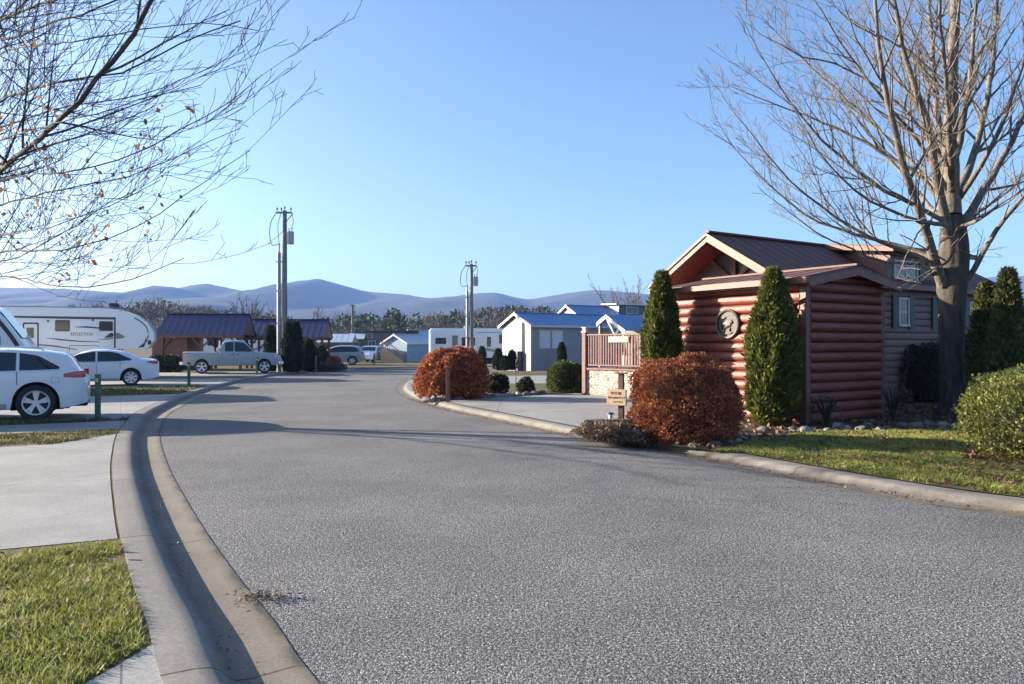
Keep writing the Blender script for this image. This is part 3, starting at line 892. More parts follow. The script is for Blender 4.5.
shrub('twiggy_plant', 'small bare twiggy plant in front of the shed gable wall', 'plant', (PX(826, 14.9), 14.9, RZ), .3, .25, .62, M_purple, M_core, 260, .05, .035, 15, 2.2, .3, .9, corek=0)
shrub('twiggy_plant', 'bare leggy plant by the rear corner of the shed', 'plant', (PX(893, 16.0), 16.0, RZ), .35, .3, .8, M_purple, M_core, 200, .05, .03, 16, 2.2, .3, .9, corek=0)

conifer('columnar_conifer', 'narrow green conifer beside the shed downspout', (PX(773, 15.0), 15.0, RZ), 3.12, .42, M_thuja, M_core, 24000, .15, .045, 2, taper=.72)
conifer('columnar_conifer', 'narrow green conifer at the far corner of the shed by the deck', (PX(662, 17.5), 17.5, RZ), 3.3, .41, M_thuja, M_core, 24000, .15, .045, 5, taper=.72)
conifer('columnar_conifer', 'shorter columnar conifer just right of the bare tree trunk', (PX(986, 16.6), 16.6, RZ), 2.98, .27, M_thuja_pale, M_core, 15000, .16, .06, 7, taper=.7)
conifer('columnar_conifer', 'taller columnar conifer behind the yellow-green hedge', (PX(1008, 15.8), 15.8, RZ), 3.2, .28, M_thuja_pale, M_core, 15000, .16, .06, 9, taper=.75)
conifer('columnar_conifer', 'dark slim conifer left of the tall utility pole', (PX(270, 46.8), 47, LZ), 2.95, .32, M_thuja_dark, M_core, 5000, .2, .08, 3, taper=.6)
conifer('columnar_conifer', 'dark slim conifer touching the right side of the utility pole', (PX(289, 46.2), 46.2, LZ), 3.1, .34, M_thuja_dark, M_core, 5000, .2, .08, 4, taper=.55)
conifer('columnar_conifer', 'dark slim conifer second to the right of the utility pole', (PX(296, 46.5), 46.6, LZ), 3.15, .30, M_thuja_dark, M_core, 5000, .2, .08, 6, taper=.55)
conifer('columnar_conifer', 'dark bushy conifer under the right end of the far pavilion roof', (PX(309, 49), 49, LZ), 2.1, .5, M_thuja_dark, M_core, 4000, .2, .08, 13, taper=.6)
conifer('small_conifer', 'small yellow-green conifer left of the silver estate car', (PX(322, 51), 51, LZ), 1.65, .5, M_box, M_core, 4000, .16, .08, 8)
conifer('small_conifer', 'narrow dark conifer in front of the blue-roofed house window', (PX(562, 48.6), 48.8, RZ), 1.85, .2, M_thuja_dark, M_core, 3500, .16, .08, 14, taper=.3)
shrub('rust_shrub', 'little rust-coloured shrub in front of the silver estate car', 'shrub', (PX(333, 50.5), 50.5, LZ), .5, .4, .85, M_rust, M_core, 3000, .1, .07, 18, 2.4, .2, .7)
shrub('low_shrub', 'low brown shrub row end near the far road bend', 'shrub', (PX(325, 49.5), 49.6, LZ), 1.3, .5, .45, M_purple, M_core, 3500, .12, .06, 19, 2.4, .3, .7)
shrub('dark_shrub', 'dark clipped shrub beside the red-brown pavilion wall', 'shrub', (PX(165, 46), 46.2, LZ), 1.0, .6, 1.0, M_darkb, M_core, 4000, .12, .07, 20, 2.6, .15, .7)
# thin planting in front of the white gable of the blue-roofed house
for i, (px, d, h, lab) in enumerate(((498, 49.0, 1.45, 'slim dark conifer left of the white house gable'), (505, 48.6, 1.0, 'short dark conifer at the left corner of the white house gable'), (512, 49.2, 1.35, 'slim dark conifer before the white house gable'), (482, 56, 1.6, 'dark upright conifer in front of the white caravan'))):
    conifer('small_conifer', lab, (PX(px, d), d, RZ), h, .26, M_thuja_dark, M_core, 2200, .16, .08, 30 + i, 'small conifers round the white gable', taper=.5)

# ------------------------------------------------------------------ rocks
M_rock = mat('rock', (.12, .11, .10), .9, .35, 5, .06, 20)
M_rock2 = mat('rock_pale', (.24, .23, .21), .9, .25, 6, .05, 25)
rg = random.Random(3)


def rock(p, s, m, label, group):
    b = MB(); b.blob((0, 0, s * .22), (s, s * rg.uniform(.6, .9), s * rg.uniform(.45, .7)), rg.random() * 50, .45, 2, 1.6)
    o = b.build('rock', m, None, True, 35)
    o.location = p; o.rotation_euler = (0, 0, rg.uniform(0, 6))
    return tag(o, label, 'rock', group)


e0, e1 = Vector((-2.35, 21.55, RZ)), Vector((1.15, 24.75, RZ))
for i in range(30):
    t = (i + rg.uniform(-.2, .2)) / 30
    q = e0.lerp(e1, max(0, t)) + Vector((rg.gauss(0, .06), rg.gauss(.08, .06), 0))
    rock(q, rg.uniform(.09, .19), rg.choice((M_rock, M_rock, M_rock2)), 'grey rock in the edging along the far side of the driveway', 'rocks edging the far side of the driveway')
for i in range(18):
    t = i / 18
    q = Vector((2.7, 11.72, RZ)).lerp(Vector((4.2, 12.95, RZ)), t) + Vector((rg.gauss(0, .05), rg.gauss(0, .06), 0))
    rock(q, rg.uniform(.04, .085), rg.choice((M_rock, M_rock2)), 'small stone in the bed edge beside the near rust-red shrub', 'stones at the bed edge by the near shrub')
for i in range(30):
    t = i / 30
    q = Vector((4.6, 13.75, RZ)).lerp(Vector((9.2, 14.9, RZ)), t) + Vector((rg.gauss(0, .15), rg.gauss(.1, .25), 0))
    rock(q, rg.uniform(.05, .15), rg.choice((M_rock, M_rock2, M_rock)), 'flat pale stone in the bed edge below the shed gable', 'stones at the bed edge below the shed')
# ================================================================== BUILDINGS
M_logred = mat('log_stain', (.185, .048, .032), .42, .42, 2.5, .03, 12, spec=.35, stretch=(1.2, 1.2, 16))
M_logbrown = mat('log_siding_brown', (.145, .062, .048), .5, .25, 6, .04, 30, stretch=(1, 1, 5))
M_trim = mat('cedar_trim', (.15, .057, .033), .55, .2, 5, .02, 40)
M_trimdark = mat('trim_brown', (.15, .058, .04), .5, .2, 5)
M_post = mat('post_red', (.165, .068, .048), .6, .25, 6, .03, 30)
M_roofb = mat('metal_roof_brown', (.10, .045, .038), .65, .15, 2)
M_roofp = mat('metal_roof_indigo', (.045, .037, .085), .5, .12, 1.5)
M_roofbl = mat('metal_roof_blue', (.135, .225, .40), .5, .1, 1.2)
M_roofgr = mat('metal_roof_grey', (.36, .42, .50), .4, .12, 1.2)
M_roofdk = mat('shingle_dark', (.04, .04, .045), .8, .25, 3, .04, 30)
M_white = mat('white_paint', (.50, .49, .475), .5, .06, 3)
M_cream = mat('gable_cream', (.205, .198, .18), .6, .07, 2)
M_grey = mat('siding_grey', (.255, .25, .26), .6, .1, 2)
M_dkgrey = mat('siding_dark_grey', (.10, .095, .10), .65, .15, 2)
M_bluesid = mat('siding_blue', (.16, .25, .36), .6, .12, 2)
M_redwood = mat('red_brown_siding', (.135, .06, .045), .65, .2, 3)
M_tanwood = mat('tan_wood', (.42, .29, .16), .7, .2, 5)
M_board = mat('sign_board', (.46, .31, .19), .6, .18, 6, .02, 40, stretch=(1, 1, 5))
M_boardpale = mat('sign_board_pale', (.42, .35, .24), .6, .12, 6)
M_carve = mat('carved_letter', (.085, .045, .025), .7, .2, 10)
M_screen = mat('gable_screen', (.125, .118, .108), .5, .15, 2)
M_shutter = mat('shutter', (.030, .036, .034), .5, .2, 5)
M_glass = glassmat()
M_glass2 = glassmat('window_glass', (.05, .06, .08), .04)
M_blind = mat('window_blind', (.55, .56, .58), .5, .05, 2)
M_stone = None


def stone_mat():
    m, nt, b = _nt('stone_veneer')
    N, L = nt.nodes, nt.links
    tc = N.new('ShaderNodeTexCoord'); mp = N.new('ShaderNodeMapping'); mp.inputs['Scale'].default_value = (9, 9, 17)
    L.new(tc.outputs['Object'], mp.inputs['Vector'])
    v = N.new('ShaderNodeTexVoronoi'); v.inputs['Scale'].default_value = 1; L.new(mp.outputs['Vector'], v.inputs['Vector'])
    e = N.new('ShaderNodeTexVoronoi'); e.feature = 'DISTANCE_TO_EDGE'; e.inputs['Scale'].default_value = 1; L.new(mp.outputs['Vector'], e.inputs['Vector'])
    sep = N.new('ShaderNodeSeparateColor'); L.new(v.outputs['Color'], sep.inputs[0])
    rp = N.new('ShaderNodeValToRGB'); E = rp.color_ramp.elements
    E[0].color = (.33, .28, .22, 1); E[1].color = (.62, .56, .47, 1); q = E.new(.5); q.color = (.50, .45, .37, 1)
    L.new(sep.outputs[0], rp.inputs['Fac'])
    lt = N.new('ShaderNodeMapRange'); lt.inputs['From Max'].default_value = .09; L.new(e.outputs['Distance'], lt.inputs['Value'])
    mx = N.new('ShaderNodeMix'); mx.data_type = 'RGBA'; L.new(lt.outputs[0], mx.inputs['Factor']); mx.inputs['A'].default_value = (.26, .225, .18, 1); L.new(rp.outputs['Color'], mx.inputs['B'])
    L.new(mx.outputs['Result'], b.inputs['Base Color']); b.inputs['Roughness'].default_value = .9
    bp = N.new('ShaderNodeBump'); bp.inputs['Strength'].default_value = .9; bp.inputs['Distance'].default_value = .03
    L.new(lt.outputs[0], bp.inputs['Height']); L.new(bp.outputs['Normal'], b.inputs['Normal'])
    return m


M_stone = stone_mat()


def log_wall(b, a, c, nrm, z0, h, n, ext=None, depth=.092):
    """stacked half-round logs from plan point a to plan point c, bulging along nrm"""
    a = Vector((*a, 0)); c = Vector((*c, 0)); nv = Vector((*nrm, 0))
    K = 7
    for i in range(n):
        zc = z0 + h * (i + .5)
        p, q = a, c
        if ext:
            u0, u1 = ext(zc - h * .5)
            if u1 - u0 < .15: break
            p = a.lerp(c, u0 / (c - a).length); q = a.lerp(c, u1 / (c - a).length)
        vs = []
        for k in range(K + 1):
            an = -math.pi / 2 + math.pi * k / K
            o = nv * (depth * (math.cos(an) ** .75 if 0 < k < K else 0))
            z = zc + h / 2 * math.sin(an)
            vs += [p + o + Vector((0, 0, z)), q + o + Vector((0, 0, z))]
        fs = [(2 * k, 2 * k + 1, 2 * k + 3, 2 * k + 2) for k in range(K)]
        fs += [tuple(2 * k for k in range(K + 1)), tuple(2 * k + 1 for k in reversed(range(K + 1)))]
        b.add(vs, fs)


def slab(b, e0, e1, r1, r0, th=.06, ribs=0, ribh=.010):
    """roof plane: eave e0-e1, ridge r0-r1"""
    pts = [Vector(p) for p in (e0, e1, r1, r0)]
    dn = Vector((0, 0, -th))
    b.add(pts + [p + dn for p in pts], [(0, 1, 2, 3), (7, 6, 5, 4), (0, 4, 5, 1), (1, 5, 6, 2), (2, 6, 7, 3), (3, 7, 4, 0)])
    if ribs:
        L = (pts[1] - pts[0]).length
        k = int(L / ribs)
        for i in range(k + 1):
            f = i / k * .985 + .0075
            p = pts[0].lerp(pts[1], f); q = pts[3].lerp(pts[2], f)
            up = Vector((0, 0, ribh * .5))
            b.bar(p + up, q + up, .03, ribh)


def window(parent, c, w, h, nrm='-y', frame=None, pane=None, bars=(1, 1), fw=.05, depth=.04, slide=False):
    """window on a wall facing -y or -x of the parent's frame; c = (x, y, z) of its centre on the wall plane"""
    frame = frame or M_white; pane = pane or M_glass2
    f = MB(); g = MB()
    def bx(b, u0, u1, z0, z1, d0, d1):
        if nrm == '-y': b.box(c[0] + u0, c[0] + u1, c[1] - d1, c[1] - d0, c[2] + z0, c[2] + z1)
        elif nrm == '+y': b.box(c[0] + u0, c[0] + u1, c[1] + d0, c[1] + d1, c[2] + z0, c[2] + z1)
        else: b.box(c[0] - d1, c[0] - d0, c[1] + u0, c[1] + u1, c[2] + z0, c[2] + z1)
    bx(f, -w / 2, w / 2, h / 2 - fw, h / 2, .003, depth)
    bx(f, -w / 2, w / 2, -h / 2, -h / 2 + fw, .003, depth + .015)
    bx(f, -w / 2, -w / 2 + fw, -h / 2 + fw, h / 2 - fw, .003, depth)
    bx(f, w / 2 - fw, w / 2, -h / 2 + fw, h / 2 - fw, .003, depth)
    for i in range(1, bars[0] + 1 if bars[0] > 1 else 1):
        if i < bars[0]:
            u = -w / 2 + w * i / bars[0]; bx(f, u - .018, u + .018, -h / 2 + fw, h / 2 - fw, .003, depth - .008)
    for i in range(1, bars[1]):
        z = -h / 2 + h * i / bars[1]; bx(f, -w / 2 + fw, w / 2 - fw, z - .016, z + .016, .004, depth - .01)
    o = f.build('window', frame, parent)
    bx(g, -w / 2 + fw, w / 2 - fw, -h / 2 + fw, h / 2 - fw, .006, depth * .45)
    g.build('pane', pane, o)
    return o


CR = R(33)
CO = (5.8, 15.2, RZ)
ZB = 0.0
# ---------------------------------------------------------------- log shed
shed = thing('log_shed', 'red-brown log shed with low gable roof and round wall plaque', 'shed', CO, CR)
SL, SW = 3.73, 2.56
EZ, RGZ = 2.84, 3.07
b = MB()
NL = 14; lh = (EZ - .02) / NL
log_wall(b, (0, 0.07), (0, SL), (-1, 0), 0.02, lh, NL)
log_wall(b, (0.07, 0), (SW - .05, 0), (0, -1), 0.02, lh, NL)
log_wall(b, (0.07, 0), (SW - .05, 0), (0, -1), EZ, .12, 2, ext=lambda z: ((z - EZ) / (RGZ - EZ) * 1.2 + .02, SW - .12 - (z - EZ) / (RGZ - EZ) * 1.2 - .02))
b.box(.0, SW, .0, SL, -.15, EZ)
b.prism([(0.0, EZ), (SW, EZ), (SW / 2, RGZ - .1)], .001, SL, 'y')
b.build('wall', M_logred, shed, True, 50)
b = MB()
for q_ in ((-.075, .075, -.075, .075), (SW - .06, SW + .07, -.075, .06), (-.07, .06, SL - .06, SL + .07)):
    b = MB(); b.box(*q_, -.1, EZ - .02, .008); b.build('corner_post', M_trimdark, shed)
b = MB()
ox = .30; sl = (RGZ - EZ) / (SW / 2); ze = EZ - ox * sl + .12; zr = RGZ + .12
slab(b, (-ox, -.32, ze), (-ox, SL + .1, ze), (SW / 2, SL + .1, zr), (SW / 2, -.32, zr), .05, .45)
slab(b, (SW + ox, -.32, ze), (SW + ox, SL + .1, ze), (SW / 2, SL + .1, zr), (SW / 2, -.32, zr), .05, .45)
roof = b.build('roof', M_roofb, shed)
b = MB(); b.bar((SW / 2, -.34, zr + .02), (SW / 2, SL + .1, zr + .02), .16, .04); b.build('ridge_cap', M_roofb, roof)
b = MB()
for sx in (-ox, SW + ox):
    b.bar((sx, -.345, ze - .11), (SW / 2, -.345, zr - .11), .03, .17, (0, 1, 0)) if False else None
# rake boards and soffit under the gable overhang
for sx, s in ((-ox, 1), (SW + ox, -1)):
    p0 = Vector((sx, -.33, ze - .05)); p1 = Vector((SW / 2, -.33, zr - .05))
    d = Vector((0, 0, -.15))
    vs = [p0, p1, p1 + d, p0 + d]; k = Vector((0, .035, 0))
    b.add(vs + [v + k for v in vs], [(0, 1, 2, 3), (7, 6, 5, 4), (0, 4, 5, 1), (1, 5, 6, 2), (2, 6, 7, 3), (3, 7, 4, 0)])
b.build('rake_board', M_trimdark, shed)
for q_ in ((-ox + .02, 0.0), (SW, SW + ox - .02)):
    b = MB(); b.box(*q_, -.29, SL, ze - .16, ze - .12); b.build('soffit', M_trimdark, shed)
b = MB(); b.box(-ox - .03, -ox + .02, -.30, SL + .1, ze - .165, ze - .052); b.build('fascia', M_trim, shed)
b = MB()
b.box(-ox - .15, -ox - .032, -.33, SL + .1, ze - .14, ze - .125); b.box(-ox - .16, -ox - .145, -.33, SL + .1, ze - .14, ze - .03); b.box(-ox - .15, -ox - .032, -.345, -.33, ze - .14, ze - .03)
gut = b.build('gutter', M_trim, shed)
b = MB()
b.tube(catmull([(-ox - .09, .14, ze - .13), (-ox - .09, .14, ze - .26), (-.14, .2, ze - .50), (-.115, .2, ze - .62)], .06), .042, 8)
b.tube([(-.115, .2, ze - .60), (-.115, .2, .12)], .042, 8); b.tube([(-.115, .2, .16), (-.3, .2, .02)], .042, 8)
b.build('downspout', M_post, shed, True)
# round carved plaque hanging on the log front
pl = thing('wall_plaque', 'round carved wooden plaque hanging on the log shed front', 'wall plaque', (0, 0, 0), 0)
u2 = Vector((math.cos(CR), math.sin(CR), 0)); u1 = Vector((-math.sin(CR), math.cos(CR), 0))
pl.location = Vector(CO) + u1 * 1.87 - u2 * .075 + Vector((0, 0, 2.03)); pl.rotation_euler = (0, 0, CR)
M_iron = mat('plaque_wood', (.028, .018, .015), .55, .3, 8, .04, 30)  # disc, rim and relief colours darkened to carry the shadow on the plaque
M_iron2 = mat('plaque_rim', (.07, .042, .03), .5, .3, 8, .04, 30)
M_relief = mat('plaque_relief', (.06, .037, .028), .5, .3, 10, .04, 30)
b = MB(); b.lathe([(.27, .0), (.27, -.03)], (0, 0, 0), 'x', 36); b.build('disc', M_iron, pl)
b = MB()
n = 44
pth = [Vector((-.035, .30 * math.cos(2 * math.pi * i / n), .30 * math.sin(2 * math.pi * i / n))) for i in range(n + 1)]
b.tube(pth, .034, 8)
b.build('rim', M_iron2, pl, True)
b = MB()
b.blob((-.035, .02, -.02), (.03, .12, .075), 3, .3, 2); b.blob((-.035, -.10, .045), (.03, .05, .05), 5, .3, 2); b.blob((-.035, -.07, -.12), (.025, .022, .075), 6, .2, 1); b.blob((-.035, .09, -.12), (.025, .024, .075), 8, .2, 1)
b.blob((-.035, .1, .13), (.025, .07, .035), 7, .4, 2); b.blob((-.035, -.1, -.19), (.025, .09, .025), 9, .4, 2); b.blob((-.035, .17, -.05), (.025, .025, .1), 12, .4, 2)
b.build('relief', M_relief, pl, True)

# ---------------------------------------------------------------- log cabin behind
cab = thing('log_cabin', 'brown log-sided cabin with gable truss, dark metal roof and loft', 'cabin', CO, CR)
S0, S1, T0, T1 = 2.1, 5.76, 2.6, 12.6
CE, CRZ, CY = 3.24, 4.40, 3.93
b = MB()
log_wall(b, (T0, S0), (T1, S0), (0, -1), .0, .19, 17, depth=.022)
b.box(T0, T1, S0, S1, -.1, CE)
b.prism([(S0, CE), (S1, CE), (CY, CRZ - .12)], T0 + .001, T1, 'x')
b.build('wall', M_logbrown, cab, True, 50)
b = MB()
eo = .23
hw_ = CY - S0 + eo
e_z = CE - .02
t_f, t_b = 1.5, T1 + .35
slab(b, (t_f, S0 - eo, e_z), (t_b, S0 - eo, e_z), (t_b, CY, CRZ), (t_f, CY, CRZ), .07, .45)
slab(b, (t_f, 2 * CY - S0 + eo, e_z), (t_b, 2 * CY - S0 + eo, e_z), (t_b, CY, CRZ), (t_f, CY, CRZ), .07, .45)
roof = b.build('roof', M_roofb, cab)
b = MB(); b.bar((t_f - .05, CY, CRZ + .02), (t_b, CY, CRZ + .02), .18, .05); b.build('ridge_cap', M_roofb, roof)
b = MB()
for y0 in (S0 - eo - .03, 2 * CY - S0 + eo + .03):
    for (dt, zt, hh) in ((0.0, -.04, .19), (-.035, -.01, .07)):
        p0 = Vector((t_f - .03 + dt, y0, e_z + zt - .02)); p1 = Vector((t_f - .03 + dt, CY, CRZ + zt)); d = Vector((0, 0, -hh)); k = Vector((.034, 0, 0))
        vs = [p0, p1, p1 + d, p0 + d]
        b.add(vs + [v + k for v in vs], [(0, 1, 2, 3), (7, 6, 5, 4), (0, 4, 5, 1), (1, 5, 6, 2), (2, 6, 7, 3), (3, 7, 4, 0)])
b.build('barge_board', M_trim, cab)
# soffit boards of the deep front overhang
b = MB()
for y0 in (S0 - eo, 2 * CY - S0 + eo):
    vs = [Vector((t_f + .01, y0, e_z - .09)), Vector((T0, y0, e_z - .09)), Vector((T0, CY, CRZ - .09)), Vector((t_f + .01, CY, CRZ - .09))]
    d = Vector((0, 0, -.02))
    b.add(vs + [v + d for v in vs], [(0, 1, 2, 3), (7, 6, 5, 4), (0, 4, 5, 1), (1, 5, 6, 2), (2, 6, 7, 3), (3, 7, 4, 0)])
b.build('soffit', M_logred, cab)
# gable glazing and its truss
b = MB(); b.prism([(S0 + .25, CE - .1), (S1 - .25, CE - .1), (CY, CRZ - .2)], T0 - .03, T0 - .004, 'x'); b.build('gable_screen', M_screen, cab)
b = MB()
tt = T0 - .09
b.box(tt - .06, tt + .04, CY - .065, CY + .065, CE - .3, CRZ - .16)
b.bar((tt, CY + .05, CE + .02), (tt, CY + .82, CE + .62), .09, .09, (1, 0, 0)); b.bar((tt, CY - .05, CE + .02), (tt, CY - .82, CE + .62), .09, .09, (1, 0, 0))
b.box(tt - .05, tt + .04, S0, S1, CE - .14, CE - .0)
b.build('truss', M_trim, cab)
# loft dormer with its flat roof
b = MB()
L0, L1 = 6.45, 10.2
log_wall(b, (L0, S0 - .004), (L1, S0 - .004), (0, -1), CE - .02, .15, 6, depth=.022)
b.box(L0, L1, S0 - .003, CY, CE - .3, 4.14)
lf = b.build('loft', M_logbrown, cab, True, 50)
b = MB(); slab(b, (L0 - .3, S0 - .28, 4.2), (L1 + .3, S0 - .28, 4.2), (L1 + .3, CY, 4.46), (L0 - .3, CY, 4.46), .05); b.build('loft_roof', M_roofb, lf)
b = MB(); slab(b, (L0 - .33, S0 - .30, 4.15), (L0 - .301, S0 - .30, 4.15), (L0 - .301, CY, 4.41), (L0 - .33, CY, 4.41), .12); b.box(L0 - .3, L1 + .3, S0 - .31, S0 - .282, 4.05, 4.15); b.build('loft_fascia', M_trim, lf)
b = MB(); b.box(t_f, t_b, S0 - eo - .03, S0 - eo, e_z - .16, e_z - .02); b.build('fascia', M_trimdark, cab)
window(cab, (7.15, S0 - .028, 3.60), 1.15, .52, '-y', bars=(2, 1), pane=M_glass2)
for t in (7.15 - .78, 7.15 + .78):
    b = MB(); b.box(t - .11, t + .11, S0 - .06, S0 - .03, 3.34, 3.86); b.build('shutter', M_shutter, cab)
for t in (7.05, 9.0, 10.75):
    window(cab, (t, S0 - .028, 2.47), .5, .78, '-y', bars=(1, 2), pane=M_glass2)
    for s in (-1, 1):
        b = MB(); b.box(t + s * .4 - .13, t + s * .4 + .13, S0 - .06, S0 - .028, 2.02, 2.92)
        for k in range(11): b.box(t + s * .4 - .1, t + s * .4 + .1, S0 - .07, S0 - .061, 2.08 + k * .075, 2.12 + k * .075)
        b.build('shutter', M_shutter, cab)

# ---------------------------------------------------------------- deck with stone skirt
dk = thing('raised_deck', 'raised deck with red-brown railing over a pale stone skirt', 'deck', (PX(585, 24.4), 24.4, RZ), R(-45))
# local x runs along the deck front (toward the camera), local y away into the deck
DL = 3.6
b = MB(); b.box(.06, DL, .0, .2, -.1, .80); b.build('stone_skirt', M_stone, dk)
b = MB(); b.box(-.02, DL, -.05, 2.6, .803, .86); b.build('deck_boards', M_post, dk)
for x in (0.0, DL):
    b = MB(); b.box(x - .07, x + .07, -.07, .07, -.1 if x == 0 else .862, 1.98, .006)
    p = b.build('post', M_post, dk)
    if x == 0:
        b = MB(); b.box(-.09, .09, -.09, .09, 1.982, 2.02); b.box(-.055, .055, -.055, .055, 2.021, 2.12); b.box(-.08, .08, -.08, .08, 2.121, 2.15); b.build('lantern_cap', M_white, p)
b = MB(); b.box(.07, DL, -.045, .045, 1.88, 1.925); b.build('handrail', M_trim, dk)
b = MB(); b.box(.07, DL, -.025, .025, .93, .97); b.build('bottom_rail', M_post, dk)
for i in range(35):
    x = .16 + i * .099
    b = MB(); b.box(x - .02, x + .02, -.018, .018, .971, 1.879); b.build('baluster', M_post, dk)
sg = thing('deck_sign', 'narrow tan name board fixed to the deck railing', 'sign', (0, 0, 0), 0)
sg.location = dk.location; sg.rotation_euler = dk.rotation_euler
b = MB(); b.box(.98, 1.72, -.062, -.03, 1.66, 1.84, .006); b.build('board', M_boardpale, sg)
# folded deck chairs behind the rail
def deck_chair(x, y, rz, label):
    c = thing('deck_chair', label, 'chair', dk.matrix_basis @ Vector((x, y, .862)), R(-45) + rz, 'chairs on the raised deck')
    b = MB()
    for k in range(5): b.box(-.27 + k * .11, -.18 + k * .11, -.25, .25, .40, .42)
    b.build('seat', M_trimdark, c)
    b = MB()
    for k in range(5): b.bar((-.26, -.22 + k * .11, .40), (-.48, -.22 + k * .11, 1.05), .09, .02, (0, 1, 0))
    b.build('backrest', M_trimdark, c)
    for sx, sy in ((-.25, -.27), (-.25, .27), (.25, -.27), (.25, .27)):
        b = MB(); b.box(sx - .03, sx + .03, sy - .03, sy + .03, 0, .40 if sx < 0 else .60); b.build('leg', M_trimdark, c)
    for sy in (-.3, .3):
        b = MB(); b.box(-.3, .32, sy - .06, sy + .06, .601, .63); b.build('armrest', M_trimdark, c)
deck_chair(.9, 1.0, -1.2, 'dark slatted chair on the deck behind the name board')
deck_chair(2.1, 1.1, -1.7, 'dark slatted chair on the deck nearest the conifer')

# ---------------------------------------------------------------- signpost, path light, marker post
sp = thing('signpost', 'dark wooden signpost with tan lettered board beside the driveway', 'signpost', (PX(622, 14.3), 14.4, RZ), R(-30))
b = MB(); b.box(-.045, .045, -.045, .045, -.1, 1.03); b.build('post', M_carve, sp)
b = MB(); b.box(-.11, .11, -.07, .07, 1.031, 1.055); b.build('post_cap', M_trimdark, sp)
b = MB(); b.box(-.25, .13, -.10, -.047, .44, .74, .006); bd = b.build('sign_board', M_board, sp)
rg = random.Random(9)
b = MB()
for row, (zz, x0, x1, hh) in enumerate(((.67, -.17, .02, .05), (.585, -.225, .095, .035), (.51, -.12, .06, .03))):
    x = x0
    while x < x1:
        w = rg.uniform(.012, .024); k = rg.choice((0, 1, 2))
        b.box(x, x + .006, -.1035, -.1005, zz - hh / 2, zz + hh / 2)
        if k: b.box(x + .0061, x + w, -.1035, -.1005, zz + (hh / 2 - .007 if k == 1 else -.003), zz + (hh / 2 if k == 1 else .004))
        if k == 2: b.box(x + w + .0005, x + w + .006, -.1035, -.1005, zz - hh / 2, zz + hh / 2)
        x += w + .011
b.build('lettering', M_carve, bd)
M_black = mat('black_plastic', (.02, .02, .021), .5, .2, 5)
M_lens = glassmat('lamp_lens', (.6, .62, .62), .15)
pt = thing('path_light', 'small black solar path light on a stake by the signpost', 'path light', (PX(610.5, 14.2), 14.2, RZ))
b = MB(); b.tube([(0, 0, -.05), (0, 0, .2)], .01, 6); b.build('stake', M_black, pt)
b = MB(); b.lathe([(.03, .2), (.04, .29)], (0, 0, 0), 'z', 12); b.build('lens', M_lens, pt)
b = MB(); b.lathe([(.075, .291), (.07, .305), (.02, .325)], (0, 0, 0), 'z', 16); b.build('lamp_cap', M_black, pt)
bp = thing('marker_post', 'copper-coloured wooden post in front of the far rust-red shrub', 'post', (PX(448, 21.4), 21.4, RZ))
b = MB(); b.box(-.05, .05, -.05, .05, -.1, .93, .006); b.build('post', M_post, bp)
b = MB(); b.box(-.062, .062, -.062, .062, .931, .965, .006); b.build('post_cap', M_trim, bp)
bf = thing('feeder_pole', 'thin metal pole standing behind the rock edging', 'pole', (PX(516, 25.5), 25.5, RZ))
b = MB(); b.tube([(0, 0, -.05), (0, 0, 1.0)], .011, 6); b.build('pole', M_black, bf)
b = MB(); b.tube(catmull([(0, 0, 1.0), (.03, 0, 1.12), (.1, 0, 1.14), (.13, 0, 1.06)], .03), .008, 5); b.build('hook', M_black, bf)

M_green = mat('green_post', (.018, .085, .055), .45, .2, 4)
M_refl = mat('reflector', (.55, .5, .12), .3, .1, 5)
for i, (px, Y, dx, lab) in enumerate(((98, 16.35, 0, 'green marker post behind the white wagon'), (189, 28.6, 0, 'green marker post to the right of the white sedan'), (257, 41.8, 0, 'green marker post in front of the pickup truck'), (316, 47.6, 0, 'green marker post under the far pavilion end'), (374, 62.5, 0, 'green marker post at the far lawn beyond the road bend'))):
    g = thing('marker_post', lab, 'post', (PX(px, Y), Y, LZ), 0, 'green site marker posts')
    b = MB(); b.box(-.045, .045, -.045, .045, -.1, .95, .004); b.build('post', M_green, g)
    b = MB(); b.box(-.05, .05, -.05, .05, .951, .965); b.build('post_cap', M_green, g)
    if i < 3:
        b = MB(); b.box(-.03, .03, -.048, -.0455, .8, .88); b.build('number_plate', M_refl, g)


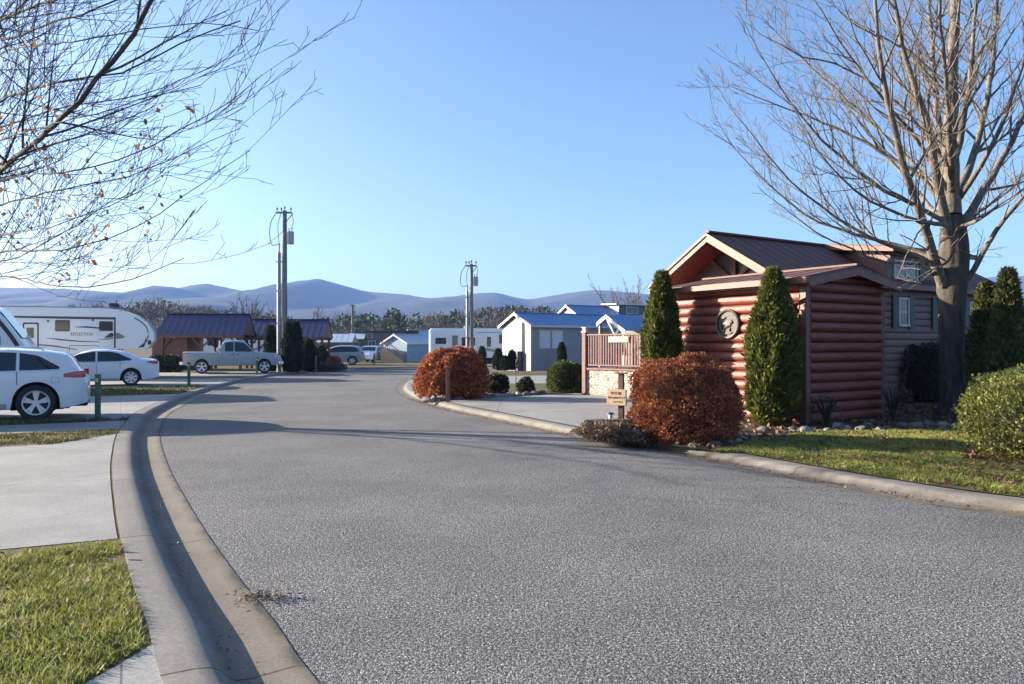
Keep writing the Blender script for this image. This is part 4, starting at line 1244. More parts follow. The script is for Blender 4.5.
# ---------------------------------------------------------------- far houses
def house(name, label, cat, loc, rz, W, L, eave, ridge, wall_m, gable_m, roof_m, barge=None, oh=.25, ribs=.5, gable_oh=.2, base=-.2, split=.5):
    """gable end faces -x (width along y), long side faces -y"""
    t = thing(name, label, cat, loc, rz)
    ry = W * split
    b = MB(); b.box(.02, L, 0, W, base, eave); b.prism([(0, eave), (W, eave), (ry, ridge - .08)], .03, L, 'x')
    b.build('wall', wall_m, t)
    if gable_m:
        b = MB(); b.prism([(.001, base), (W - .001, base), (W - .001, eave - .002), (ry, ridge - .1), (.001, eave - .002)], -.01, .018, 'x')
        b.build('gable_wall', gable_m, t)
    b = MB(); sl_ = (ridge - eave) / ry; ez = eave - oh * sl_ + .03
    sl2 = (ridge - eave) / (W - ry); ez2 = eave - oh * sl2 + .03
    slab(b, (-gable_oh, -oh, ez), (L + gable_oh, -oh, ez), (L + gable_oh, ry, ridge), (-gable_oh, ry, ridge), .05, ribs)
    slab(b, (-gable_oh, W + oh, ez2), (L + gable_oh, W + oh, ez2), (L + gable_oh, ry, ridge), (-gable_oh, ry, ridge), .05, ribs)
    b.bar((-gable_oh, ry, ridge + .015), (L + gable_oh, ry, ridge + .015), .2, .04)
    b.build('roof', roof_m, t)
    if barge:
        b = MB()
        for y0, z0 in ((-oh, ez), (W + oh, ez2)):
            p0 = Vector((-gable_oh - .035, y0, z0 - .01)); p1 = Vector((-gable_oh - .035, ry, ridge - .01)); d = Vector((0, 0, -.17)); k = Vector((.033, 0, 0))
            vs = [p0, p1, p1 + d, p0 + d]
            b.add(vs + [v + k for v in vs], [(0, 1, 2, 3), (7, 6, 5, 4), (0, 4, 5, 1), (1, 5, 6, 2), (2, 6, 7, 3), (3, 7, 4, 0)])
        b.box(-gable_oh, L + gable_oh, -oh - .03, -oh - .002, ez - .15, ez - .01)
        b.build('barge_board', barge, t)
    return t


hA = house('park_house', 'grey house with blue metal roof and sunlit cream gable', 'house', (PX(531, 49.7), 49.7, RZ), CR, 3.45, 13, 3.0, 3.78, M_grey, M_cream, M_roofbl, M_white)
window(hA, (1.1, 0, 1.98), .9, 1.2, '-y', bars=(1, 2), pane=M_blind); window(hA, (2.1, 0, 1.98), .9, 1.2, '-y', bars=(1, 2), pane=M_blind)
b = MB(); b.box(4.3, 5.2, -.03, -.003, .2, 2.25); b.build('door', M_grey, hA)
b = MB(); b.box(-.42, -.02, .95, 1.3, -.1, 1.2, .03); b.build('utility_cabinet', M_dkgrey, hA)
hB = house('park_house', 'blue-roofed house with white dormer behind the grey house', 'house', (PX(584, 60), 60, RZ), CR, 4.2, 14, 3.7, 4.85, M_grey, M_cream, M_roofbl, M_white)
b = MB(); b.box(4.1, 7.2, .7, 2.1, 4.0, 4.95); dm = b.build('dormer', M_dkgrey, hB)
b = MB(); b.prism([(.55, 4.93), (2.1, 4.93), (2.1, 4.75), (.6, 4.05)], 4.05, 4.09, 'x'); b.build('dormer_cheek', M_white, dm)
b = MB(); slab(b, (3.6, .35, 4.98), (7.5, .35, 4.98), (7.5, 2.3, 5.06), (3.6, 2.3, 5.06), .06); b.build('dormer_roof', M_white, dm)
window(hB, (5.6, .695, 4.5), 1.3, .6, '-y', bars=(2, 1), frame=M_white)
# porch-gabled cabin beyond the deck
hC = thing('porch_cabin', 'open-porched cabin with blue roof and white bargeboards behind the deck', 'cabin', (PX(606, 42), 42, RZ), CR)
b = MB()
slab(b, (0, -1.55, 2.42), (9, -1.55, 2.42), (9, 0, 3.28), (0, 0, 3.28), .06, .5); slab(b, (0, .75, 2.87), (9, .75, 2.87), (9, 0, 3.28), (0, 0, 3.28), .06, .5); b.build('roof', M_roofbl, hC)
b = MB()
for y0, z0 in ((-1.6, 2.4), (.78, 2.86)):
    p0 = Vector((-.04, y0, z0 - .01)); p1 = Vector((-.04, 0, 3.27)); d = Vector((0, 0, -.22)); k = Vector((.037, 0, 0)); vs = [p0, p1, p1 + d, p0 + d]
    b.add(vs + [v + k for v in vs], [(0, 1, 2, 3), (7, 6, 5, 4), (0, 4, 5, 1), (1, 5, 6, 2), (2, 6, 7, 3), (3, 7, 4, 0)])
b.build('barge_board', M_white, hC)
b = MB(); b.bar((.05, -.75, 2.1), (.05, -.1, 2.95), .1, .1, (1, 0, 0)); b.bar((.05, -.75, 2.1), (.05, -1.1, 2.6), .1, .1, (1, 0, 0)); b.build('brace', M_white, hC)
for y in (-1.35, .6):
    b = MB(); b.box(.02, .14, y - .06, y + .06, -.2, 2.45 if y < 0 else 2.86); b.build('post', M_white if y < 0 else M_trimdark, hC)
b = MB(); b.box(1.6, 9, -1.3, .6, -.2, 2.42); b.build('wall', M_dkgrey, hC)

hD = thing('park_house', 'long dark grey flat-roofed house beyond the road bend', 'house', (PX(352, 84), 84, LZ), R(4))
b = MB(); b.box(0, 6.9, 0, 4, -.2, 3.05); b.build('wall', M_dkgrey, hD)
b = MB(); b.box(1.2, 7.1, -.3, 4.2, 3.06, 3.28, .02); b.build('roof', M_roofdk, hD)
b = MB(); slab(b, (-.3, -1.6, 2.35), (1.5, -1.6, 2.35), (1.5, .0, 2.95), (-.3, .0, 2.95), .06); b.build('porch_roof', M_roofgr, hD)
for x in (-.2, 1.4):
    b = MB(); b.box(x - .06, x + .06, -1.5, -1.38, -.2, 2.33); b.build('porch_post', M_redwood, hD)
window(hD, (2.15, 0, 1.5), .8, 1.3, '-y', bars=(2, 2)); window(hD, (1.9, 0, 2.7), .6, .5, '-y', bars=(1, 2)); window(hD, (4.8, 0, 1.9), .9, .8, '-y', bars=(1, 1))
hE = house('garden_shed', 'blue gabled shed with pale grey roof beyond the road bend', 'shed', (PX(407, 75), 75, LZ), R(58), 3.1, 4.0, 1.95, 2.75, M_bluesid, M_bluesid, M_roofgr, M_white, .2, .5)
hF = house('park_house', 'small pale blue gabled house left of the white caravan', 'house', (PX(413, 90), 90, LZ), R(26), 3.0, 3, 2.5, 3.5, M_bluesid, M_bluesid, M_roofgr, M_white, .2, .5)
hG = thing('carport', 'open carport with pale blue-grey metal roof behind the silver estate car', 'carport', (PX(316, 73), 73, LZ), R(5))
b = MB(); slab(b, (0, 0, 1.95), (3.4, 0, 1.95), (3.4, 2.4, 2.75), (0, 2.4, 2.75), .06, .5); slab(b, (0, 4.8, 1.95), (3.4, 4.8, 1.95), (3.4, 2.4, 2.75), (0, 2.4, 2.75), .06, .5); b.build('roof', M_roofgr, hG)
for x in (.1, 3.3):
    for y in (.1, 4.7):
        b = MB(); b.box(x - .05, x + .05, y - .05, y + .05, -.2, 1.95); b.build('post', M_redwood, hG)
b = MB(); b.box(.1, 3.3, 4.2, 4.3, -.2, 1.9); b.build('back_wall', M_dkgrey, hG)
st = thing('wooden_steps', 'tan wooden stair with sloping rail beside the blue shed', 'steps', (PX(381, 73), 73, LZ), R(8))
b = MB()
for k in range(6): b.box(.55 + k * .26, .81 + k * .26, 0, 1.1, -.2, 1.14 - k * .19)
b.build('treads', M_tanwood, st)
b = MB(); b.box(0, .55, 0, 1.1, -.2, 1.3); b.build('landing', M_tanwood, st)
b = MB()
for y in (.0, 1.1):
    b.bar((.0, y, 1.95), (.55, y, 1.95), .08); b.bar((.55, y, 1.95), (2.2, y, .75), .08)
    for k in range(12): b.bar((.05 + k * .18, y, max(.05, 1.3 - max(0, k - 2.5) * .13)), (.05 + k * .18, y, 1.95 - max(0, (k - 2.8)) * .131), .04)
b.build('railing', M_tanwood, st)


# ---------------------------------------------------------------- pavilions
def pavilion(label, loc, rz, L, W, eave, ridge, wall=False):
    t = thing('picnic_pavilion', label, 'pavilion', loc, rz, None)
    b = MB()
    slab(b, (0, 0, eave), (L, 0, eave), (L, W / 2, ridge), (0, W / 2, ridge), .06, .42); slab(b, (0, W, eave), (L, W, eave), (L, W / 2, ridge), (0, W / 2, ridge), .06, .42)
    b.bar((0, W / 2, ridge + .02), (L, W / 2, ridge + .02), .2, .04)
    b.build('roof', M_roofp, t)
    b = MB(); b.box(0, L, -.03, -.003, eave - .2, eave - .015); b.build('fascia', M_redwood, t)
    for y in (.35, W - .5):
        b = MB(); b.box(.03, L - .03, y, y + .15, eave - .2, eave - .02); b.build('beam', M_redwood, t)
    for x in (.06, L - .1):
        b = MB(); b.prism([(.1, eave - .02), (W - .1, eave - .02), (W / 2, ridge - .12)], x, x + .05, 'x')
        b.build('gable_panel', M_redwood, t)
    n = 3
    for i in range(n):
        for y in (.42, W - .42):
            x = .25 + (L - .5) * i / (n - 1)
            b = MB(); b.box(x - .08, x + .08, y - .08, y + .08, -.2, eave - .2); p = b.build('post', M_redwood, t)
            b = MB()
            for s in (-1, 1):
                if .2 < x + s * .6 < L - .2: b.bar((x, y, eave - .85), (x + s * .6, y, eave - .22), .09)
            if b.v: b.build('brace', M_redwood, p)
    if wall:
        b = MB(); b.box(-.4, 1.75, .55, W - .55, -.2, eave - .21); b.build('wall', M_redwood, t)
    return t


pavilion('indigo-roofed pavilion with red-brown wall behind the pickup truck', (PX(156, 49), 49, LZ), R(8), 5.35, 4.6, 2.30, 3.72, True)
pavilion('indigo-roofed open pavilion behind the tall utility pole', (PX(242, 53.5), 53.5, LZ), R(6), 5.65, 4.6, 2.2, 3.5)
# picnic table under the nearer pavilion
pt_ = thing('picnic_table', 'dark picnic table under the nearer pavilion roof', 'table', (PX(200, 51), 51, LZ), R(8))
b = MB(); b.box(-.9, .9, -.38, .38, .72, .77); b.build('tabletop', M_redwood, pt_)
for y in (-.7, .7):
    b = MB(); b.box(-.9, .9, y - .14, y + .14, .42, .46); b.build('bench', M_redwood, pt_)
for x in (-.6, .6):
    b = MB(); b.bar((x, -.75, 0), (x, -.2, .72), .08); b.bar((x, .75, 0), (x, .2, .72), .08); b.box(x - .04, x + .04, -.72, .72, .36, .42); b.build('leg', M_redwood, pt_)


# ---------------------------------------------------------------- utility poles
M_pole = bark_mat('pole_wood', (.13, .115, .10), (.27, .245, .215), 5)
M_galv = mat('galvanised', (.30, .31, .32), .5, .1, 3)
M_insul = mat('insulator', (.14, .10, .08), .35, .2, 4)


def pole(label, px, d, top, r, twin=True, tx=-1, k=1.0):
    t = thing('utility_pole', label, 'utility pole', (PX(px, d), d, LZ), 0)
    b = MB(); b.tube([(0, 0, -.3), (0, 0, top * .5), (0, 0, top)], [r * 1.15, r * .95, r * .75], 12); b.build('pole', M_pole, t, True, 60)
    if twin:
        b = MB(); b.tube([(tx * .36 * k, .05, -.3), (tx * .36 * k, .05, top * .74)], .115 * k, 12); b.tube([(tx * .36 * k, .05, top * .74), (tx * .36 * k, .05, top * .80)], .055 * k, 8); b.build('riser_pipe', M_galv, t, True, 60)
        b = MB()
        for z in (.3, .5, .68): b.box(tx * .36 * k - .16 * k if tx < 0 else 0, 0 if tx < 0 else tx * .36 * k + .16 * k, -.05, .05, top * z, top * z + .06)
        b.build('bracket', M_galv, t)
    b = MB(); b.lathe([(.05, 0), (.2 * k, .02), (.2 * k, .72 * k), (.17 * k, .78 * k), (.05, .8 * k)], (.36 * k, 0, top * .79), 'z', 14)
    for s in (-1, 1): b.tube([(.36 * k + s * .08, 0, top * .79 + .78 * k), (.36 * k + s * .1, 0, top * .79 + 1.0 * k)], .03, 6)
    b.build('transformer', M_galv, t, True, 40)
    b = MB(); b.bar((-.5 * k, 0, top - .12), (.42 * k, 0, top - .12), .09, .1); b.bar((0, 0, top - .8 * k), (.5 * k, 0, top - .15), .04); b.build('crossarm', M_pole, t)
    for x in (-.46, -.2, .38, 0):
        b = MB(); z0 = top - .07 if x else top
        b.lathe([(.02, 0), (.02, .12), (.06, .13), (.06, .17), (.035, .18), (.055, .22), (.02, .26)], (x * k, 0, z0), 'z', 8); b.build('insulator', M_insul, t)
    b = MB()
    b.tube(catmull([(-.46 * k, 0, top - .05), (-.85 * k, .05, top - .7 * k), (-.92 * k, .05, top - 1.5 * k), (-.75 * k, .05, top * .785), (-.36 * k, .05, top * .80)], .15), .022, 5)
    b.tube(catmull([(-.2 * k, 0, top - .05), (-.42 * k, .05, top - .9 * k), (-.36 * k, .05, top * .8)], .15), .018, 5)
    b.tube(catmull([(.38 * k, 0, top - .05), (.52 * k, .02, top - .6 * k), (.40 * k, .02, top * .79 + .95 * k)], .15), .018, 5)
    b.build('cable', M_black, t)
    return t


pole('tall wooden utility pole with transformer beside the pickup truck', 284.5, 46.4, 9.75, .165)
pole('wooden utility pole with transformer in front of the white caravan', 471.5, 51.35, 7.05, .135, True, -1, .8)
pole('distant utility pole above the dark grey house', 352.5, 120, 8.0, .22, False, -1, .9)
# ================================================================== VEHICLES
def paint(name, col, metallic=0.0, rough=.3):
    m, nt, b = _nt(name)
    N, L = nt.nodes, nt.links
    tc = N.new('ShaderNodeTexCoord'); n = N.new('ShaderNodeTexNoise'); n.inputs['Scale'].default_value = 2.5; n.inputs['Detail'].default_value = 5
    L.new(tc.outputs['Object'], n.inputs['Vector'])
    r = N.new('ShaderNodeMapRange'); r.inputs['To Min'].default_value = rough * .8; r.inputs['To Max'].default_value = rough * 1.25; L.new(n.outputs['Fac'], r.inputs['Value'])
    L.new(r.outputs[0], b.inputs['Roughness'])
    mx = N.new('ShaderNodeMix'); mx.data_type = 'RGBA'; L.new(n.outputs['Fac'], mx.inputs['Factor'])
    mx.inputs['A'].default_value = (*[c * .94 for c in col], 1); mx.inputs['B'].default_value = (*[min(1, c * 1.04) for c in col], 1)
    L.new(mx.outputs['Result'], b.inputs['Base Color'])
    b.inputs['Metallic'].default_value = metallic; b.inputs['Coat Weight'].default_value = .6; b.inputs['Coat Roughness'].default_value = .04
    return m


M_pwhite = paint('paint_pearl_white', (.72, .73, .74))
M_psilver = paint('paint_silver', (.27, .29, .33), .3, .35)
M_rvw = paint('rv_white', (.74, .745, .75), 0, .3)
M_rubber = mat('rubber', (.018, .018, .019), .8, .2, 10)
M_alloy = mat('alloy_wheel', (.55, .56, .58), .3, .08, 5, metallic=.7)
M_well = mat('wheel_well', (.010, .010, .011), .9, .2, 5)
M_tail = mat('tail_lamp', (.45, .015, .02), .2, .15, 8, coat=.6)
M_head = mat('head_lamp', (.55, .57, .6), .12, .1, 8, coat=.6)
M_seam = mat('door_gap', (.03, .03, .033), .7, .1, 8)
M_chrome = mat('chrome', (.62, .63, .65), .15, .05, 5, metallic=1)
M_carglass = glassmat('car_glass', (.012, .014, .018), .04)


def wheel(parent, x, y, r, w, side_, spokes=5, name='wheel'):
    """side_: -1 = the outer face looks to -y"""
    b = MB()
    prof = [(r * .66, -w / 2 + .015), (r * .90, -w / 2), (r * .985, -w / 2 + .03), (r, -w / 4), (r, w / 4), (r * .985, w / 2 - .03), (r * .90, w / 2), (r * .66, w / 2 - .015)]
    b.lathe(prof, (x, y, r), 'y', 28)
    t = b.build(name, M_rubber, parent, True, 40)
    b = MB()
    yo = y + side_ * (w / 2 - .02)
    ring = [Vector((x + r * .66 * math.cos(2 * math.pi * i / 32), yo, r + r * .66 * math.sin(2 * math.pi * i / 32))) for i in range(33)]
    b.tube(ring, .022, 6)
    for k in range(spokes):
        a = 2 * math.pi * k / spokes + .3
        for da in (-.16, .16):
            b.bar((x + r * .1 * math.cos(a), yo, r + r * .1 * math.sin(a)), (x + r * .66 * math.cos(a + da), yo + side_ * .004, r + r * .66 * math.sin(a + da)), .05 * r / .35, .03, (0, 1, 0))
    b.lathe([(r * .2, -.02), (r * .17, .02)] if side_ > 0 else [(r * .17, -.02), (r * .2, .02)], (x, yo + side_ * .005, r), 'y', 16)
    b.build('rim', M_alloy, t)
    b = MB(); b.lathe([(r * .64, -.01), (r * .64, .01)], (x, y + side_ * (w / 2 - .07), r), 'y', 24); b.build('brake_disc', M_well, t)
    return t


class Body:
    """side-profile car body: x runs along the car, the visible side faces -y"""
    def __init__(s, L, W, top, belt, sill, wheels, wr, tumble=.16, ends=(.55, .55), zend=(.28, .28), round_=(.12, .12)):
        s.L, s.W, s.belt, s.sill, s.wheels, s.wr, s.tumble, s.ends, s.zend, s.rnd = L, W, belt, sill, wheels, wr, tumble, ends, zend, round_
        tx = [p[0] for p in top]; tz = [p[1] for p in top]
        xs = np.linspace(0, L, 400); zs = np.interp(xs, tx, tz)
        k = 9; ker = np.ones(k) / k
        zp = np.pad(zs, k // 2, mode='edge'); s.xs = xs; s.zs = np.convolve(zp, ker, 'valid')

    def top(s, x): return float(np.interp(x, s.xs, s.zs))

    def wmax(s, x):
        e0 = max(0, 1 - x / s.ends[0]); e1 = max(0, 1 - (s.L - x) / s.ends[1])
        return s.W / 2 * (1 - s.rnd[0] * e0 ** 2.2 - s.rnd[1] * e1 ** 2.2)

    def beltz(s, x): return s.belt(x) if callable(s.belt) else s.belt

    def hw(s, x, z):
        w = s.wmax(x); bz = s.beltz(x)
        if z <= bz:
            f = 1 - .05 * (abs(z - bz * .72) / (bz * .72)) ** 2.2
        else:
            f = (1 - .05 * (bz * .28 / (bz * .72)) ** 2.2) - s.tumble * ((z - bz) / .55)
        return w * f

    def bottom(s, x):
        z = s.sill
        e0 = max(0, 1 - x / .5); e1 = max(0, 1 - (s.L - x) / .5)
        z += (s.zend[0] - s.sill) * e0 ** 1.5 + (s.zend[1] - s.sill) * e1 ** 1.5
        for xw in s.wheels:
            R_ = s.wr * 1.16
            if abs(x - xw) < R_:
                z = max(z, s.wr + math.sqrt(max(0, R_ * R_ - (x - xw) ** 2)))
        return min(z, s.top(x) - .1)

    def build(s, m, parent, cr=.11, step=.05):
        b = MB(); xs = list(np.linspace(0, s.L, int(s.L / step) + 1))
        for xw in s.wheels:
            for sg_ in (-1, 1): xs += [xw + sg_ * s.wr * 1.159, xw + sg_ * s.wr * 1.13]
        xs = sorted(xs); n = None
        for x in xs:
            zb, zt = s.bottom(x), s.top(x)
            c = min(cr, (zt - zb) * .4)
            half = [(0.0, zb + .02), (s.hw(x, zb) - .04, zb), (s.hw(x, zb), zb + .012)]
            for k in range(1, 9): z = zb + (zt - c - zb) * k / 8; half.append((s.hw(x, z), z))
            w0 = s.hw(x, zt - c)
            for k in range(1, 6):
                a = math.pi / 2 * k / 6; half.append((w0 * math.cos(a) ** .5 if k else w0, zt - c + c * math.sin(a) ** .75))
            half.append((0.0, zt + .012))
            ring = [(x, -y, z) for y, z in half] + [(x, y, z) for y, z in reversed(half[1:-1])]
            n = len(ring); b.v.extend(ring)
        for i in range(len(xs) - 1):
            for j in range(n):
                j2 = (j + 1) % n; b.f.append((i * n + j, i * n + j2, (i + 1) * n + j2, (i + 1) * n + j)); b.m.append(0)
        b.f.append(tuple(reversed(range(n)))); b.m.append(0)
        b.f.append(tuple((len(xs) - 1) * n + j for j in range(n))); b.m.append(0)
        o = b.build('body', m, parent, True, 38)
        b = MB(); b.box(.35, s.L - .35, -s.W / 2 + .28, s.W / 2 - .28, s.sill - .02, s.sill + .45); b.build('underbody', M_well, parent)
        b = MB()
        for xw in s.wheels: b.box(xw - s.wr * 1.3, xw + s.wr * 1.3, -s.W / 2 + .3, s.W / 2 - .3, .2, s.wr * 2.1 + .1)
        b.build('wheel_well', M_well, parent)
        return o

    def patch(s, b, stations, off=.006, sides=(-1, 1), nz=5):
        """panel hugging the body side; stations: (x, z low, z high)"""
        for sd in sides:
            vs = []; n = len(stations)
            for x, z0, z1 in stations:
                for k in range(nz + 1):
                    z = z0 + (z1 - z0) * k / nz; vs.append((x, sd * (s.hw(x, z) + off), z))
            b.add(vs, [(i * (nz + 1) + k, i * (nz + 1) + k + 1, (i + 1) * (nz + 1) + k + 1, (i + 1) * (nz + 1) + k) for i in range(n - 1) for k in range(nz)])

    def over(s, b, x0, x1, wf=.86, off=.008, n=6):
        """panel lying over the top profile between x0 and x1 (windscreen, rear window)"""
        vs = []
        for i in range(n + 1):
            x = x0 + (x1 - x0) * i / n; zt = s.top(x)
            nx = (s.top(x - .03) - s.top(x + .03)) / .06
            l = math.sqrt(1 + nx * nx)
            for k in range(7):
                y = (-1 + 2 * k / 6)
                w = s.hw(x, zt - .11) * wf
                vs.append((x + off * nx / l, y * w, zt + .012 + off / l + .004 - .05 * abs(y) ** 4))
        b.add(vs, [(i * 7 + k, i * 7 + k + 1, (i + 1) * 7 + k + 1, (i + 1) * 7 + k) for i in range(n) for k in range(6)])


def win(body, parent, name, stations, m=None, off=.007):
    xs = [q[0] for q in stations]
    st = []
    k = 10
    for i in range(k + 1):
        x = xs[0] + (xs[-1] - xs[0]) * i / k
        st.append((x, float(np.interp(x, xs, [q[1] for q in stations])), float(np.interp(x, xs, [q[2] for q in stations]))))
    for sd in (-1, 1):
        b = MB(); body.patch(b, st, off, (sd,)); b.build(name, m or M_carglass, parent, True, 40)


def seam(body, parent, lines, name='door_gap'):
    for x, z0, z1 in lines:
        for sd in (-1, 1):
            b = MB(); body.patch(b, [(x - .007, z0, z1), (x + .007, z0, z1)], .003, (sd,)); b.build(name, M_seam, parent)


M_ggrey_gap = mat('flap_gap', (.3, .3, .31), .6, .1, 5)
AX = R(27)


def squeeze(root, k):
    """shorten a vehicle lengthwise; the wheels keep their shape and move along"""
    for ch in list(root.children):
        isw = ch.name.split('.')[0] == 'wheel'
        cx = sum(v.co.x for v in ch.data.vertices) / len(ch.data.vertices)
        for o_ in [ch] + list(ch.children) + [q for c in ch.children for q in c.children]:
            for v in o_.data.vertices: v.co.x = v.co.x + cx * (k - 1) if isw else v.co.x * k


# ---------------------------------------------------------------- white wagon (rear to the right)
t = thing('estate_car', 'white crossover wagon parked nearest the kerb, only its rear half in view', 'car', (0, 0, 0), AX)
W1 = Body(4.66, 1.88, [(0, .72), (.1, .86), (.55, 1.0), (1.15, 1.06), (1.9, 1.40), (2.4, 1.50), (3.2, 1.515), (3.9, 1.47), (4.2, 1.42), (4.34, 1.32), (4.50, 1.06), (4.60, .96), (4.66, .80)], lambda x: .97 + .03 * (x / 4.7), .24, (.88, 3.72), .37, .15, (.5, .4), (.30, .34), (.16, .10))
W1.build(M_pwhite, t)
for x in (.88, 3.72):
    for s in (-1, 1): wheel(t, x, s * .84, .37, .24, s, 5)
win(W1, t, 'front_window', [(1.55, 1.03, 1.1), (2.0, 1.03, 1.37), (2.42, 1.03, 1.43)])
win(W1, t, 'rear_window', [(2.5, 1.03, 1.435), (3.0, 1.04, 1.435), (3.36, 1.05, 1.42)])
win(W1, t, 'quarter_window', [(3.42, 1.05, 1.415), (3.75, 1.055, 1.36), (4.14, 1.075, 1.12)])
b = MB(); W1.over(b, 4.24, 4.5); b.build('rear_windscreen', M_carglass, t, True)
b = MB(); W1.over(b, 1.22, 1.88); b.build('windscreen', M_carglass, t, True)
for sd_ in (-1, 1):
    b = MB(); W1.patch(b, [(4.22, .90, .975), (4.40, .885, 1.015), (4.56, .885, 1.03), (4.63, .895, 1.03)], .014, (sd_,)); b.build('tail_lamp', M_tail, t, True)
for sd_ in (-1, 1):
    b = MB(); W1.patch(b, [(.1, .68, .78), (.5, .74, .90)], .012, (sd_,)); b.build('head_lamp', M_head, t, True)
seam(W1, t, [(2.46, .35, 1.02), (3.38, .75, 1.03), (1.42, .35, 1.0)])
b = MB(); W1.patch(b, [(3.99, .775, .91), (4.14, .78, .905)], .004, (-1,)); b.build('fuel_flap', M_ggrey_gap, t)
b = MB(); W1.patch(b, [(4.0, .785, .90), (4.13, .79, .895)], .0055, (-1,)); b.build('fuel_flap', M_pwhite, t)
b = MB()
for x in (2.9, 1.95):
    for s in (-1, 1): b.box(x - .11, x + .11, s * (W1.hw(x, .88) + .03) - .014, s * (W1.hw(x, .88) + .03) + .014, .865, .90, .008)
b.build('door_handle', M_pwhite, t)
for sd_ in (-1, 1):
    b = MB(); W1.patch(b, [(1.6, 1.005, 1.028), (3.0, 1.012, 1.034), (4.15, 1.045, 1.068)], .009, (sd_,)); b.build('window_trim', M_chrome, t)
    b = MB(); W1.patch(b, [(1.45, .25, .36), (3.2, .25, .36)], .012, (sd_,)); b.build('sill_trim', M_ggrey_gap, t)
    b = MB(); b.tube(catmull([(2.1, sd_ * .68, 1.47), (2.3, sd_ * .68, 1.535), (3.6, sd_ * .68, 1.53), (3.85, sd_ * .68, 1.47)], .1), .017, 6); b.build('roof_rail', M_chrome, t)
b = MB(); b.box(4.2, 4.66, -.7, .7, .26, .36, .03); b.build('bumper_trim', M_well, t)
# the rear wheel sits where the photo shows it
V = Vector((math.cos(AX), math.sin(AX), 0)); N_ = Vector((math.sin(AX), -math.cos(AX), 0))
wp = Vector((PX(36, 16.05), 16.05, LZ + .005))
t.location = wp - V * 3.72 - N_ * .96
t.location.z = LZ + .005

# ---------------------------------------------------------------- white sedan (rear to the right)
AX2 = R(24)
t = thing('saloon_car', 'white sedan parked behind the wagon in front of the caravan', 'car', (0, 0, 0), AX2)
S1 = Body(4.60, 1.80, [(0, .62), (.12, .74), (.7, .90), (1.15, .97), (1.75, 1.30), (2.2, 1.42), (2.8, 1.435), (3.3, 1.36), (3.95, 1.08), (4.25, 1.05), (4.5, 1.02), (4.60, .88)], lambda x: .90 + .03 * (x / 4.6), .22, (.86, 3.60), .325, .17, (.6, .45), (.28, .34), (.18, .12))
S1.build(M_pwhite, t)
for x in (.86, 3.60):
    for s in (-1, 1): wheel(t, x, s * .80, .325, .21, s, 7)
win(S1, t, 'front_window', [(1.28, .955, .99), (1.75, .955, 1.24), (2.2, .955, 1.33), (2.36, .955, 1.34)])
win(S1, t, 'rear_window', [(2.43, .955, 1.345), (2.8, .96, 1.345), (3.12, .965, 1.29), (3.48, .99, 1.11), (3.62, 1.01, 1.05)])
b = MB(); S1.over(b, 3.34, 3.9); b.build('rear_windscreen', M_carglass, t, True)
b = MB(); S1.over(b, 1.2, 1.74); b.build('windscreen', M_carglass, t, True)
for sd_ in (-1, 1):
    b = MB(); S1.patch(b, [(1.3, .93, .953), (2.4, .93, .953), (3.1, .94, .963), (3.6, .985, 1.005)], .009, (sd_,)); b.build('window_trim', M_chrome, t)
    b = MB(); S1.patch(b, [(1.3, .19, .30), (3.15, .19, .30)], .01, (sd_,)); b.build('sill_trim', M_ggrey_gap, t)
for sd_ in (-1, 1):
    b = MB(); S1.patch(b, [(4.18, .90, .95), (4.35, .86, .98), (4.57, .84, .97)], .012, (sd_,)); b.build('tail_lamp', M_tail, t, True)
for sd_ in (-1, 1):
    b = MB(); S1.patch(b, [(.12, .58, .70), (.5, .66, .80)], .012, (sd_,)); b.build('head_lamp', M_head, t, True)
seam(S1, t, [(2.4, .32, .95), (3.22, .66, .96), (1.3, .32, .93)])
b = MB()
for x in (2.14, 3.05):
    for s in (-1, 1): b.box(x - .1, x + .1, s * (S1.hw(x, .83) + .03) - .013, s * (S1.hw(x, .83) + .03) + .013, .815, .845, .008)
b.build('door_handle', M_pwhite, t)
for s in (-1, 1):
    b = MB(); b.blob((1.52, s * 1.0, 1.0), (.1, .09, .07), 3, .1, 2); b.build('wing_mirror', M_pwhite, t, True)
V = Vector((math.cos(AX2), math.sin(AX2), 0)); N_ = Vector((math.sin(AX2), -math.cos(AX2), 0))
wp = Vector((PX(131, 30.3), 30.3, LZ + .003))
t.location = wp - V * 3.60 - N_ * .90; t.location.z = LZ + .003

# ---------------------------------------------------------------- pickup truck (front to the right)
AX3 = R(20)
t = thing('pickup_truck', 'silver extended-cab pickup truck parked in front of the pavilion', 'pickup truck', (0, 0, 0), AX3)
T1_ = Body(6.05, 1.95, [(0, 1.24), (2.24, 1.22), (2.30, 1.60), (2.42, 1.84), (2.8, 1.89), (3.5, 1.88), (3.75, 1.80), (4.32, 1.27), (4.5, 1.24), (5.6, 1.16), (5.9, 1.08), (6.05, .80)], 1.20, .46, (1.12, 4.94), .385, .15, (.3, .5), (.5, .42), (.05, .16))
T1_.build(M_psilver, t, .09)
for x in (1.12, 4.94):
    for s in (-1, 1): wheel(t, x, s * .86, .385, .25, s, 5)
win(T1_, t, 'rear_window', [(2.52, 1.26, 1.72), (2.7, 1.26, 1.78), (3.02, 1.26, 1.785)])
win(T1_, t, 'front_window', [(3.1, 1.25, 1.785), (3.55, 1.25, 1.76), (3.72, 1.25, 1.70), (4.16, 1.25, 1.32)])
b = MB(); T1_.over(b, 3.76, 4.3); b.build('windscreen', M_carglass, t, True)
b = MB(); T1_.over(b, .08, 2.2, .9, .004); b.build('bed_floor', M_well, t)
seam(T1_, t, [(2.34, .5, 1.7), (3.06, .52, 1.24), (4.26, .52, 1.2)])
